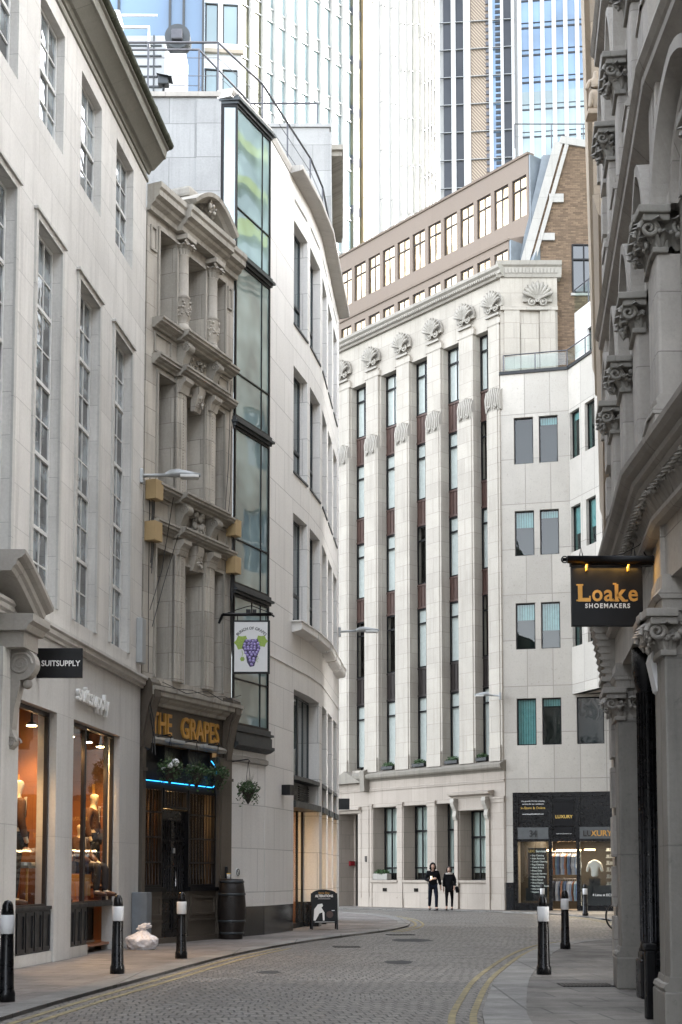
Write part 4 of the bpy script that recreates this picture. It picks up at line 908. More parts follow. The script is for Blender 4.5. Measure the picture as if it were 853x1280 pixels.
# mansard: two setback storeys
MP = [(.0, 25.2, 26.62, -.75, 11, [(-.98+1.01*k, -.98+1.01*k+.77) for k in range(-3, 11)], 25.36, 26.28), (0, 26.9, 30.35, -1.6, 12, [(-2.08+1.035*k, -2.08+1.035*k+.82) for k in range(-3, 12)], 27.85, 29.55)]
for n_, (x0, z0, z1, p, cnt, ws, wz0, wz1) in enumerate(MP):
    send = 9.95 if n_ == 0 else 10.25
    wall(D, 'mansard_wall', M['mansard'], -8, send, z0, z1, [(a, c, wz0, wz1) for a, c in ws], .35, p)
    for a, c in ws: window(D, a, c, wz0, wz1, p-.06, 2, 1, .045, .05, M['bronze_dark'], M['g_gold'], tr=((wz0+wz1)/2+.35,) if n_ else (), tilt=.012)
    b = MB(); b.prof(-8, send+.03, [(p-.3, z1-.02), (p+.06, z1-.02), (p+.08, z1+.06), (p-.3, z1+.08)]); b.build('mansard_coping', M['mansard'], D)
    MB().plan([(-8, -p+.38), (send-.1, -p+.38), (send-.1, 8), (-8, 8)], z0, z1).build('mansard_core', M['interior'], D)
b = MB(); b.prof(-8, 9.95, [(-.75, 26.66), (-1.55, 27.0), (-1.95, 27.0), (-1.95, 26.5), (-.8, 26.5)]); b.build('mansard_slope', M['mansard'], D)
b = MB(); b.box(10.26, 10.34, 25.3, 30.3, -4.6, -1.62); b.box(9.96, 10.06, 25.2, 26.6, -1.6, -.77); b.prof(10.0, 10.9, [(-1.0, 25.2), (-3.2, 30.2), (-5, 30.2), (-5, 25.2)]); b.build('lead_cheek', M['lead'], D)
b = MB(); b.box(1.0, 6.3, 30, 32.6, -6.3, -4.8); b.build('roof_brick_wall', M['brick_pale'], D); b = MB(); b.box(.95, 6.35, 32.6, 32.72, -6.35, -4.75); b.build('roof_wall_coping', M['coping'], D)
MB().box(-8, 10.2, 24.9, 25.2, -8, -.2).build('roof', M['lead'], D)
T_ = thing('tmp', None, None, (6.262, 54.94, 0))
b = MB(); b.box(0, 2.25, 20.8, 24.85, -3, -.05); b.box(.15, .75, 20.98, 23.5, -.05, .05); b.box(1.55, 2.15, 20.98, 23.5, -.05, .05); b.box(.8, 1.5, 20.98, 22.9, -.05, .0); b.box(0, 2.25, 23.45, 23.6, -.05, .08); b.build('end_pavilion', M['deco'], T_)
b = MB(); b.prof(-.15, 2.42, [(-3, 24.8), (0, 24.8), (.03, 24.9), (.06, 25.2), (.14, 25.26), (.18, 25.42), (-3, 25.46)])
for i in range(16): b.box(.05+i*.14, .14+i*.14, 24.95, 25.15, .05, .075)
b.build('pavilion_cornice', M['deco_trim'], T_); shell(T_, 1.45, 23.55, 1.0, .02); adopt(T_, D)

# ------------------------------------------------------------ brick gable behind
Bk = thing('brick_gable_building', 'yellow brown brick gable with pale sloping stone coping behind the stone building', 'building', (7.24, 55.35, 0)); Bk.scale = (1, 1, .98)
b = MB(); b.poly([(.05, 18), (.05, 25.9), (1.62, 31.1), (5.6, 30.4), (5.6, 18)], -.4, 0); b.build('gable_wall', M['brick'], Bk)
b = MB()
def slab(a, c, w1, p0, p1, dz):
    L = math.hypot(c[0]-a[0], c[1]-a[1]); nx, nz = -(c[1]-a[1])/L, (c[0]-a[0])/L
    b.poly([a, c, (c[0]+nx*w1, c[1]+nz*w1), (a[0]+nx*w1, a[1]+nz*w1)], p0, p1)
slab((-.02, 25.2), (1.62, 31.1), .34, -.75, .08, 0); slab((.06, 25.2), (1.7, 31.05), -.16, -.3, .12, 0); slab((1.5, 31.1), (5.7, 30.35), .3, -.5, .1, 0)
b.box(1.05, 1.62, 28.6, 28.95, -.1, .10); b.box(.65, 1.25, 27.0, 27.3, -.1, .10); b.build('gable_coping', M['coping'], Bk)
b = MB(); b.add([(-.35, .5, 25.3), (-.02, .5, 25.3), (1.45, .5, 30.9), (.9, .5, 30.9)], [(0, 1, 2, 3)]); b.add([(-.35, .5, 25.3), (.9, .5, 30.9), (.7, 3, 30.9), (-.6, 3, 25.3)], [(0, 1, 2, 3)]); b.build('lead_flashing', M['lead'], Bk)
window(Bk, 1.92, 2.88, 24.8, 26.85, .06, 2, 1, .06, .05, M['black'], M['g_dark'], tr=(26.2,), dep=.09)
b = MB(); b.box(1.86, 2.95, 24.7, 24.8, 0, .08); b.build('sill', M['coping'], Bk)
railing('roof_railing', 'thin black railing on the skyline above the brick gable', [(7.6, 60.5), (9.2, 60.5), (10.6, 60.5), (13, 60.5)], 33.0, 1.1, 1.2, .025, (.5,))
MB().box(1.9, 5.6, 18, 30.2, -9, -.45).build('rear_block', M['brick'], Bk)

# ------------------------------------------------------------ E: travertine corner building with dry cleaner
E = facade('travertine_building', 'speckled travertine corner building with teal windows above a black shopfront', 'building', 6.2, 55, 1, -.25)
rows = [(17.25, 19.1), (13.63, 15.4), (9.98, 11.78), (6.28, 8.08)]
cols = [(.55, 1.3), (1.52, 2.25)]
wall(E, 'wall', M['trav'], .04, 2.665, 8.18, 20.85, [(a, c, z0, z1) for a, c in cols for z0, z1 in rows[:3]], .3)
wall(E, 'wall', M['trav'], .04, 9, 4.47, 8.18, [(a, c, 6.28, 8.08) for a, c in cols+[(2.83, 3.85), (4.2, 5.2)]], .3)
wall(E, 'wall', M['trav'], .04, .36, 0, 4.47, [], .3)
for a, c in cols:
    for z0, z1 in rows: window(E, a, c, z0, z1, -.12, 1, 1, .045, .03, M['black'], M['g_teal_clear'], blind='blind_teal')
window(E, 2.83, 3.85, 6.28, 8.08, -.12, 1, 1, .045, .03, M['black'], M['g_dark']); window(E, 4.2, 5.2, 6.28, 8.08, -.12, 1, 1, .045, .03, M['black'], M['g_dark'])
MB().plan([(.04, .34), (9, .34), (9, 5), (.04, 5)], 4.47, 20.8).build('floors', M['interior'], E)
MB().box(.04, .36, 0, 1.05, 0, .03).build('black_plinth', M['black_plinth'], E)
b = MB(); b.box(0.0, 2.67, 20.85, 20.97, -.5, .06); b.build('parapet_cap', M['charcoal'], E)
T_ = facade('tmp', None, None, 8.79, 54.352, .345, -1)
c2 = [(.0, .80), (1.2, 1.98), (2.38, 3.15), (3.6, 4.4)]
wall(T_, 'wall', M['trav'], 0, 7, 8.18, 20.85, [(a+.08, c+.05, z0, z1) for a, c in c2 for z0, z1 in rows[:3]], .3)
for a, c in c2:
    for z0, z1 in rows[:3]: window(T_, a+.08, c+.05, z0, z1, -.12, 1, 1, .045, .03, M['black'], M['g_teal_clear'], blind='blind_teal')
MB().box(0, 7, 20.85, 20.97, -.5, .06).build('parapet_cap', M['charcoal'], T_)
MB().plan([(0, .32), (7, .32), (7, 2.6), (0.1, 1.2)], 8.25, 20.8).build('floors', M['interior'], T_)
MB().plan([(0, .01), (7, .01), (7, 3.5), (3, 2.3)], 8.18, 8.24).build('bay_soffit', M['trav'], T_)
wall(T_, 'terrace_storey', M['white_stone'], -1.06, 6, 20.9, 23.5, [(.2, .8, 21.5, 22.5), (1.15, 1.7, 21.5, 22.5), (2.1, 2.8, 21.5, 22.5)], .25, -.75)
for a, c in ((.2, .8), (1.15, 1.7), (2.1, 2.8)): window(T_, a, c, 21.5, 22.5, -.85, 1, 1, .05, .03, M['black'], M['g_teal'])
MB().plan([(-1.06, 1.02), (6, 1.02), (6, 4), (-1.06, 1.5)], 20.9, 23.45).build('terrace_core', M['white_stone'], T_)
adopt(T_, E)
railing('glass_balustrade', 'glass and steel balustrade along the parapet of the travertine building', [(6.35, 54.85), (8.75, 54.25), (9.7, 51.6), (10.6, 48.9)], 20.97, .62, 1.5, .025, (), glassy=True, cat='balustrade')
railing('glass_balustrade', 'upper glass balustrade on the white terrace storey in front of the brick gable', [(9.2, 55.5), (10.05, 53.1), (11.0, 50.4)], 23.5, .95, 1.3, .025, (), glassy=True, cat='balustrade')
# shopfront
b = MB()
for s in (.40, 1.70, 2.74, 5.0): b.box(s, s+.13, 0, 4.47, -.2, -.03)
b.box(.36, 5.2, 4.33, 4.465, -.2, -.05); b.box(.36, 5.2, 3.14, 3.2, -.2, -.05); b.box(.36, 5.2, 2.6, 2.7, -.2, -.05); b.box(.36, 1.7, 0, .28, -.2, -.05); b.box(2.8, 5.2, 0, .2, -.2, -.05); b.box(.36, .44, 0, 4.4, -.2, .0)
b.build('shopfront_frame', M['black_gloss'], E)
b = MB(); b.box(.53, 1.70, 2.7, 3.14, -.15, -.04); b.box(2.87, 5.0, 2.7, 3.14, -.15, -.04); b.box(5.0, 9, 0, 4.47, -.2, -.05); b.build('sign_panel', M['sign_grey'], E)
b = MB(); b.box(.53, 1.70, 3.2, 4.33, -.15, -.10); b.box(2.87, 5.0, 3.2, 4.33, -.15, -.10); b.box(1.83, 2.74, 2.7, 4.33, -.15, -.10); b.build('upper_panel', M['black_gloss'], E)
b = MB(); b.box(1.93, 2.65, 2.9, 4.2, -.1, -.05); b.box(1.88, 2.70, 4.12, 4.2, -.1, -.02); b.box(1.86, 2.72, 2.84, 2.96, -.1, -.02); b.box(1.94, 2.64, 3.42, 3.44, -.05, -.045); b.box(1.94, 2.64, 3.68, 3.70, -.05, -.045); b.build('banner', M['black'], E)
text(E, 'LUXURY', 2.29, 3.48, -.045, .17, M['gold_letter'], .004, 'banner_lettering', off=.003); text(E, 'www.luxurydrycleaners.com', 2.29, 2.88, -.018, .05, M['white_letter'], .002, 'banner_lettering')
text(E, '34', 1.12, 2.79, -.038, .34, M['ink'], .01, 'number_lettering', sx=.85, off=.01)
text(E, 'LU', 3.17, 2.80, -.038, .30, M['bronze_dark'], .01, 'fascia_lettering', off=.004); text(E, 'XURY', 3.68, 2.80, -.038, .30, M['gold'], .01, 'fascia_lettering', off=.006)
text(E, 'We provide the best cleaning', 1.12, 4.12, -.098, .075, M['white_letter'], .003, 'panel_lettering'); text(E, 'services for our customers', 1.12, 4.01, -.098, .075, M['white_letter'], .003, 'panel_lettering')
text(E, 'In-Store & Online', 1.12, 3.84, -.098, .13, M['gold_letter'], .003, 'panel_lettering'); text(E, 'www.luxurydrycleaners.com', 1.12, 3.63, -.098, .07, M['white_letter'], .003, 'panel_lettering', off=.001)
b = MB(); b.box(.90, 1.62, .45, 2.36, -.2, -.17); b.box(.8, 1.62, .35, .85, -.22, -.2); o = b.build('poster', M['black'], E)
text(E, 'LDC', 1.05, 2.2, -.168, .13, M['gold_letter'], .003, 'poster_lettering'); text(E, 'Services', 1.4, 2.2, -.168, .12, M['white_letter'], .003, 'poster_lettering', off=.002)
for i, l in enumerate(['Dry Cleaning', 'Stain Removal', 'Curtain Cleaning', 'Rug Cleaning', 'Wash & Fold', 'Press Only', 'Laundry Service', 'Shoe Cleaning', 'Shoe Repair', 'Shoe Dyeing', 'Bag Dye Application', 'Alterations', 'Repairs']):
    text(E, '\u2022 '+l, 1.0, 2.05-i*.115, -.168, .085, M['white_letter'], .002, 'poster_lettering', 'LEFT', off=.001)
f = quad(.53, 1.70, .28, 2.6, -.13).build('display_pane', M['g_clear'], E); quad(2.87, 5.0, .2, 2.6, -.13).build('display_pane', M['g_clear'], E)
text(E, '4 Lime st EC3M 7AT', 3.85, .55, -.12, .125, M['white_letter'], .002, 'window_lettering', off=.002)
b = MB(); b.box(.36, 5.2, 0, 4.3, -3.1, -3.0); b.box(.3, .36, 0, 4.3, -3, -.3); b.box(5.2, 5.25, 0, 4.3, -3, -.3); b.box(.36, 5.2, 2.75, 2.8, -3, -.3); b.build('shop_interior', M['interior'], E)
b = MB(); b.box(2.9, 5.0, .2, .95, -.25, -.2); b.build('window_panel', M['charcoal'], E)
b = MB()
for j in range(6): b.box(3.75, 4.9, .95+j*.26, .98+j*.26, -1.6, -1.3)
for j in range(6):
    for k in range(9): b.box(3.78+k*.125, 3.87+k*.125, .98+j*.26, 1.05+j*.26+random.uniform(0, .08), -1.5, -1.32)
b.build('shelf_unit', M['grey_metal'], E)
for s0, s1, p in ((.6, 1.6, -2.2), (1.8, 2.75, -2.0), (2.95, 3.35, -1.2), (4.3, 5.0, -1.2)):
    MB().box(s0, s1, 2.28, 2.33, p-.04, p).build('strip_lamp', M['glow_soft'], E)
ld = bpy.data.lights.new('shop_lamp', 'AREA'); ld.energy = 42; ld.color = (1, .78, .55); ld.shape = 'RECTANGLE'; ld.size = 3.5; ld.size_y = 1.2; lo = bpy.data.objects.new('shop_lamp', ld); COL.objects.link(lo); lo.parent = E; lo.location = (2.8, 1.6, 2.7)
o = MB().box(2.95, 3.73, 6.4, 7.95, -.20, -.19).build('window_poster', plain('dark_poster', (.09, .05, .04), .6, var=.6, scale=5, bs=0), E)
b = MB(); b.tube([(3.15, .19, 7.3), (3.15, .185, 7.3)], .22, 20); b.tube([(3.55, .19, 7.42), (3.55, .185, 7.42)], .16, 20); b.build('poster_roundel', plain('rust_red', (.16, .04, .03), .6, bs=0), E)
# ------------------------------------------------------------ F: gothic stone building on the right
Fb = facade('gothic_stone_building', 'dark weathered gothic stone building at right with carved capitals, arches and heavy cornice', 'building', 3.424, 18.3, -.118, -1)
T2 = facade('tmp', None, None, 2.681, 12.0, .0, -1)
def capital(par, s0, s1, z0, z1, p, mat='gothic_dark', seed=0):
    c, w_ = (s0+s1)/2, (s1-s0)/2; h = z1-z0; b = MB()
    b.bbox(s0-.13, s1+.13, z1-.07, z1, -.1, p+.17, .012); b.bbox(s0-.10, s1+.10, z1-.13, z1-.07, -.1, p+.13, .012)
    b.bbox(s0-.03, s1+.03, z0-.01, z0+.04, -.1, p+.035, .012)
    b.prof(s0+.0, s1-.0, [(-.1, z0), (p, z0), (p+.02, z0+h*.5), (p+.08, z1-.1), (-.1, z1-.1)])
    for side in (0, 1):        # carved foliage on street face and on the face towards the camera
        for row, (zz, hh, oo) in enumerate(((z0+.03, h*.5, .10), (z0+h*.34, h*.5, .15))):
            if side == 0:
                n = max(2, round((s1-s0)/.17))
                for k in range(n+row): 
                    x = s0+(s1-s0)*(k+.5*(1-row))/n; leaf(b, x, p+.01, zz, .16, hh, oo, 0)
            else:
                for k in range(3): leaf(b, s1+.0, p-.05-.17*k+(.06*row), zz, .16, hh, oo, math.pi/2)
    for sg in (s0-.02, s1+.05):
        b.spiral(sg, p+.07, z1-.18, .085, 1.8, .024, 'pz')
    b.spiral(s1+.06, p-.20, z1-.18, .08, 1.8, .022, 'pz', -1); b.spiral(c, p+.12, z1-.17, .07, 1.6, .02, 'sz')
    lumps(b, s0, s1, z1-.3, z1-.15, p+.06, 8, .032, .05)
    for k in range(10): b.ball((s1+.04+random.uniform(0, .05), -(p-random.uniform(0, .35)), random.uniform(z0+h*.3, z1-.16)), random.uniform(.02, .045), 1)
    return b.build('carved_capital', M[mat], par)
def hood(par, s0, s1, zs, za, p0, p1, wd=.10, mat='gothic_trim', nm='arch_hood'):
    b = MB(); c = (s0+s1)/2; hw = (s1-s0)/2; H_ = za-zs
    def pt(t, o):                     # pointed arch by two arcs
        Rr = (hw*hw+H_*H_)/(2*hw); a = t*math.asin(min(1, H_/Rr)); return (c-hw+Rr-(Rr+o)*math.cos(a), zs+(Rr+o)*math.sin(a))
    L = [pt(i/12, 0) for i in range(13)]; O = [pt(i/12, wd) for i in range(13)]
    L2 = L+[(2*c-x, z) for x, z in L[::-1][1:]]; O = [(min(x, c), z) for x, z in O]; O2 = O+[(2*c-x, z) for x, z in O[::-1][1:]]
    n = len(L2); vs = []
    for (x, z), (u, v) in zip(L2, O2): vs += [(x, -p1, z), (u, -p1, v), (x, -p0, z), (u, -p0, v)]
    fs = []
    for i in range(n-1):
        k = 4*i; fs += [(k, k+4, k+5, k+1), (k+1, k+5, k+7, k+3), (k, k+2, k+6, k+4)]
    b.add(vs, fs); return b.build(nm, M[mat], par), L2
def arch_panel(par, s0, s1, a0, a1, zs, za, z1, p0, p1, mat='gothic', nm='arch_panel'):
    _, L = hood_pts(a0, a1, zs, za); b = MB(); n = len(L); vs = []
    for x, z in L: vs += [(x, -p1, z), (x, -p1, z1), (x, -p0, z)]
    fs = []
    for i in range(n-1): k = 3*i; fs += [(k, k+3, k+4, k+1), (k, k+2, k+5, k+3)]
    b.add(vs, fs)
    if a0 > s0: b.box(s0, a0, zs, z1, p0, p1)
    if s1 > a1: b.box(a1, s1, zs, z1, p0, p1)
    return b.build(nm, M[mat], par)
def hood_pts(s0, s1, zs, za):
    c = (s0+s1)/2; hw = (s1-s0)/2; H_ = za-zs; Rr = (hw*hw+H_*H_)/(2*hw)
    L = [(c-hw+Rr-Rr*math.cos(i/12*math.asin(min(1, H_/Rr))), zs+Rr*math.sin(i/12*math.asin(min(1, H_/Rr)))) for i in range(13)]
    return None, L+[(2*c-x, z) for x, z in L[::-1][1:]]
def gothic(par, L, piers, gpiers, s_lo=0.):
    # ground storey
    holes = []; ed = [s_lo]+[x for p in gpiers for x in p]+[L]
    b = MB()
    for i in range(0, len(ed)-1, 2):
        if ed[i+1]-ed[i] > .3: holes.append((ed[i]-.03 if i else ed[i], ed[i+1]+.03, 0, 3.78))
    wall(par, 'ground_floor_wall', M['gothic'], 0, L, 0, 4.45, holes, .5, -.06)
    for h in holes:
        o = MB().box(h[0]+.02, h[1]-.02, 0, 3.77, -1.0, -.85).build('shopfront', M['black'], par)
        b = MB(); b.box(h[0]+.12, h[1]-.12, .6, 2.9, -.85, -.84); b.build('pane', M['g_dark'], o)
        b = MB(); b.box(h[0]+.02, h[1]-.02, 3.0, 3.77, -.85, -.35); b.build('shop_blind', M['black'], par)
    for a, c in gpiers:
        b = MB(); b.bbox(a, c, .42, 3.14, -.5, 0, .02); b.build('granite_pier', M['granite_pier'], par)
        b = MB(); b.bbox(a-.05, c+.05, 0, .36, -.5, .06, .015); b.prof(a-.03, c+.03, [(-.5, .36), (.045, .36), (.06, .39), (.045, .42), (.02, .43), (.01, .48), (-.5, .48)]); b.build('pier_base', M['granite_pier'], par)
        capital(par, a, c, 3.13, 3.5, 0, 'gothic_trim')
        b = MB(); b.box(a-.01, c+.01, 3.5, 3.62, -.45, .01); b.prof(a-.03, c+.03, [(-.45, 3.6), (.02, 3.6), (.05, 3.64), (.02, 3.69), (.01, 3.8), (-.45, 3.8)]); b.build('impost', M['gothic'], par)
    # frieze and shop cornice
    b = MB(); b.prof(0, L, [(-.06, 4.26), (.02, 4.26), (.05, 4.29), (.05, 4.33), (.0, 4.36), (-.06, 4.36)])
    b.prof(0, L, [(-.1, 4.36), (.0, 4.36), (.02, 4.4), (.08, 4.5), (.12, 4.53), (-.1, 4.53)]); b.build('carved_frieze', M['gothic_trim'], par)
    b = MB(); n = int(L/.12)
    for k in range(n):
        s = .06+k*.12; leaf(b, s, .0, 4.34, .12, .20, .15)
        for _ in range(3): b.ball((s+random.uniform(-.04, .04), -(.08+random.uniform(0, .06)), 4.50+random.uniform(-.05, .02)), random.uniform(.014, .028), 1)
    b.build('leaf_carving', M['gothic_trim'], par)
    b = MB(); b.prof(-.05, L, [(-.3, 4.53), (.13, 4.53), (.16, 4.56), (.145, 4.58), (.19, 4.60), (.205, 4.635), (.19, 4.65), (.25, 4.67), (.29, 4.70), (.30, 4.74), (.26, 4.78), (-.3, 4.86)]); b.build('shop_cornice', M['gothic_trim'], par)
    # upper storeys
    for (zb, zc0, zc1, za, zt) in ((4.85, 6.58, 6.95, 7.85, 8.12), (8.55, 9.98, 10.42, 11.5, 12.0), (12.45, 13.7, 14.1, 15.2, 15.7), (16.1, 17.5, 17.9, 19.1, 19.7)):  # topmost storey is out of view, added to shade the street
        hl = []
        E_ = [0]+[x for p in piers for x in p]+[L]
        for i in range(0, len(E_)-1, 2):
            if E_[i+1]-E_[i] > .5: hl.append((E_[i], E_[i+1]))
        wall(par, 'wall', M['gothic'], 0, L, zb-.2, zt, [(a+.12, c-.12, zb+.3, zc1+.02) for a, c in hl], .35, -.34)
        for a, c in piers:
            b = MB(); b.bbox(a, c, zb+.44, zc0, -.34, 0, .03); b.bbox(a-.04, c+.04, zb-.1, zb+.32, -.34, .05, .012)
            b.prof(a-.05, c+.05, [(-.34, zb+.32), (.07, zb+.32), (.07, zb+.36), (.03, zb+.40), (.04, zb+.44), (.015, zb+.48), (-.34, zb+.48)])
            b.build('pier', M['gothic'], par); capital(par, a, c, zc0, zc1, 0)
            b = MB(); b.box(a+.04, c-.04, zc1, zt, -.34, -.03)
            for s in (a+.0, c-.0): b.tube([(s, .12, zc1), (s, .12, zt-.35)], .04, 8)
            b.build('wall_shaft', M['gothic'], par)
        for a, c in hl:
            lo, hi = a-.18, c+.18
            hood(par, a+.02, c-.02, zc1, za, -.3, .04, .10); hood(par, a+.14, c-.14, zc1, za-.16, -.3, -.10, .09, 'gothic')
            arch_panel(par, a-.0, c+.0, a+.24, c-.24, zc1, za-.3, zt, -.5, -.16)
            hood(par, a+.28, c-.28, zc1, za-.36, -.34, -.14, .05)
            o = MB().box(a+.12, c-.12, zb+.3, za, -.66, -.60).build('window', M['charcoal'], par)
            MB().box(a+.2, c-.2, zb+.4, za-.3, -.60, -.595).build('pane', M['g_dark'], o)
            b = MB(); m_ = (a+c)/2; b.tube([(m_, .55, zb+.4), (m_, .55, zc1+.3)], .05, 10)
            for s in (a+.16, c-.16): b.tube([(s, .22, zb+.42), (s, .22, zc1)], .055, 10); b.tube([(s, .38, zb+.42), (s, .38, zc1)], .04, 8)
            b.ball((m_, .30, zc1+.35), .17, 3, (1, .8, 1.15)); b.build('mullion_shaft', M['gothic'], par)
            b = MB(); b.box(a+.1, c-.1, zb+.2, zb+.32, -.6, -.08); b.build('sill', M['gothic_trim'], par)
        b = MB(); b.prof(-.05, L, [(-.5, zt-.02), (-.1, zt-.02), (.0, zt+.03), (.05, zt+.05), (.06, zt+.10), (.02, zt+.13), (.07, zt+.16), (.11, zt+.21), (.09, zt+.28), (-.5, zt+.36)]); b.build('string_course', M['gothic_trim'], par)
P1 = [(1.03, 1.45), (2.53, 2.95), (4.26, 4.68), (5.93, 6.33)]
gothic(Fb, 6.34, P1, [(1.0, 1.49), (5.9, 6.33)])
P2 = [(.0, .16), (1.75, 2.17), (4.0, 4.42), (6, 6.42), (8, 8.42), (10, 10.42), (12, 12.42)]
gothic(T2, 13, P2, [(-.0, .17), (2.4, 2.86), (4.8, 5.26), (7.2, 7.66), (9.6, 10.1), (12.2, 12.8)])
MB().plan([(0, 1.05), (13, 1.05), (13, 9), (0, 9)], 0, 19.8).build('floors', M['interior'], T2)
b = MB(); b.plan([(0, .02), (-.12, 1.2), (.2, 1.2)], 0, 4.7); b.build('corner_infill', M['gothic'], T2)
adopt(T2, Fb)
MB().plan([(0.05, 1.02), (6.3, 1.02), (6.3, 9), (0.05, 9)], 0, 19.8).build('floors', M['interior'], Fb)
b = MB(); b.box(-.02, .0, 0, 19.8, -9, -.05)
for j in range(30): b.box(-.03, .25 if j % 2 else .4, .3+j*.62, .3+j*.62+.5, -.4, .0)
b.build('quoin', M['gothic'], Fb)
b = MB()                                # carved end bracket under the far end of the shop cornice
b.prof(-.04, .45, [(-.06, 3.3), (.0, 3.3), (.03, 3.6), (.08, 3.9), (.15, 4.2), (.24, 4.55), (-.06, 4.55)])
for k in range(13): z = 3.4+k*.085; b.prof(-.06, .47, [(.0, z), (.035+.013*k, z), (.05+.0145*k, z+.035), (.0, z+.06)])
b.box(-.07, .5, 3.72, 3.78, -.05, .12); b.build('end_bracket', M['gothic_trim'], Fb)
# black iron column beside the pier
t = thing('iron_column', 'black fluted iron column on a square base between the two granite piers', 'iron column', (3.32, 15.55, 0))
b = MB(); b.bbox(-.14, .14, 0, .42, -.14, .14, .02); b.bbox(-.12, .12, .42, .5, -.12, .12, .02); b.build('base', M['black_gloss'], t)
b = MB(); b.lathe((0, 0, 0), [(.13, .5), (.12, .54), (.105, .58), (.10, 3.3), (.12, 3.35), (.13, 3.42), (.15, 3.5), (.15, 3.77)], 24)
for k in range(16): a = 2*math.pi*k/16; b.tube([(.1*math.cos(a), .1*math.sin(a), .6), (.1*math.cos(a), .1*math.sin(a), 3.28)], .012, 5)
b.build('shaft', M['black_gloss'], t)
t = thing('low_post', 'short black post at the foot of the nearest granite pier', 'post', (2.83, 13.3, 0))
MB().bbox(-.05, .05, 0, .62, -.05, .05, .015).build('shaft', M['black'], t); MB().bbox(-.06, .06, .62, .68, -.06, .06, .015).build('cap', M['black'], t)
t = thing('warm_stone_building', 'warm beige stone building beyond the gothic one with deep sunlit cornice', 'building', (3.9, 20.2, 0), math.atan2(-(-1), -.21) )
t.rotation_euler = (0, 0, math.atan2(-1, -.185)); t.location = (3.86+.185*18, 20.2+18, 0)
wall(t, 'wall', M['beige'], 0, 18.2, 0, 21, [(1+k*2.2, 2.1+k*2.2, z, z+2.2) for k in range(7) for z in (5.5, 9.2, 12.8)], .4)  # wall raised beyond view to keep the street in shade
MB().plan([(0, .5), (18.2, .5), (18.2, 7), (0, 7)], 0, 21).build('floors', M['interior'], t)
for k in range(7):
    for z in (5.5, 9.2, 12.8): window(t, 1+k*2.2, 2.1+k*2.2, z, z+2.2, -.3, 2, 2, .06, .04, M['white_bar'], M['g_dark'])
b = MB(); b.prof(0, 18.3, [(0, 13.6), (.05, 13.7), (.06, 14.1), (.2, 14.3), (.28, 14.35), (.28, 14.9), (.34, 15.1), (.32, 15.4), (0, 15.5)]); b.prof(0, 18.3, [(0, 10.8), (.12, 10.9), (.2, 11.2), (0, 11.3)]); b.prof(0, 18.3, [(0, 8.3), (.1, 8.35), (.12, 8.5), (0, 8.6)]); b.build('cornice', M['beige'], t)
b = MB(); 
for s in (17.0, 13.5, 9.5): b.box(s, s+.7, 11.2, 14.2, 0, .18)
b.build('pilaster', M['beige'], t)
t = thing('stone_statue', 'draped pale stone figure high on the wall of the warm beige building', 'statue', (3.70, 20.0, 12.3), R(180)); t.scale = (.5, .5, .5)
b = MB(); b.bbox(-.25, .3, -.15, 0, -.3, .2, .03); b.build('pedestal', M['beige'], t)
smoothmesh('body', [(0, 0, .05), (.02, 0, .5), (.03, 0, .85), (0, 0, 1.12), (.0, 0, 1.3), (.2, .05, .95), (.3, .1, .65), (-.15, .05, .8), (.15, .12, .45), (.2, .1, .1)], [(0, 1), (1, 2), (2, 3), (3, 4), (2, 5), (5, 6), (2, 7), (1, 8), (8, 9)], [(.2, .16), (.2, .17), .17, .08, .10, .08, .06, .08, .11, .07], M['beige'], t, 2, 1)
# unseen neighbours that shade the street, and are mirrored in the glass
def block(name, label, pts, z1, mat, win=True):
    t = thing(name, label, 'building', (pts[0][0], pts[0][1], 0)); P = [(x-pts[0][0], y-pts[0][1]) for x, y in pts]
    MB().plan(P, 0, z1).build('wall', M[mat], t); return t
def wblock(name, label, ox, oy, dx, dy, L, H_, dep, mat, bay=2.4, st=3.4, wm='g_dark', z0=1.0, win=(1.2, 2.0)):
    t = facade(name, label, 'building', ox, oy, dx, dy); hs_ = []
    n = int((L-.8)/bay); m_ = int((H_-z0-1)/st)
    for i in range(n):
        for j in range(m_): a = .6+i*bay+(bay-win[0])/2; hs_.append((a, a+win[0], z0+j*st, z0+j*st+win[1]))
    wall(t, 'wall', M[mat], 0, L, 0, H_, hs_, .3)
    MB().plan([(0, .31), (L, .31), (L, dep), (0, dep)], 0, H_-.1).build('floors', M['interior'], t)
    for h in hs_: window(t, *h, -.18, 2, 2, .06, .03, M['white_bar'], M[wm])
    b = MB(); b.prof(-.1, L+.1, CORN(H_-.5, .5, .35)); b.build('cornice', M[mat], t); return t
wblock('stone_block', 'plain stone building continuing the right side of the street behind the camera', 3.1, -1, .02, -1, 22, 18, 12, 'gothic')
wblock('stone_block', 'plain stone building continuing the left side of the street behind the camera', -7.6-.0, -30, .02, 1, 24, 13, 9, 'portland')
wblock('stone_block', 'plain stone block added out of view to keep sun out of the side street gap', 10.4, 52.5, -.1, -1, 13, 21, 9, 'beige')  # unseen block added to stop sun streaming through the side street gap
t = thing('striped_office', 'glass office with lime green sunshade bands standing beyond the right hand roofs', 'building', (21, 52, 0), R(-90))
t.rotation_euler = (0, 0, math.atan2(-1, -.15)); t.location = (26, 84, 0)
MB().box(0, 42, 0, 52, -16, 0).build('glass_wall', M['g_tower'], t)
b = MB()
for k in range(25): b.box(0, 42, 3+k*2, 3.45+k*2, 0, .4)
b.build('sunshade', M['lime'], t)
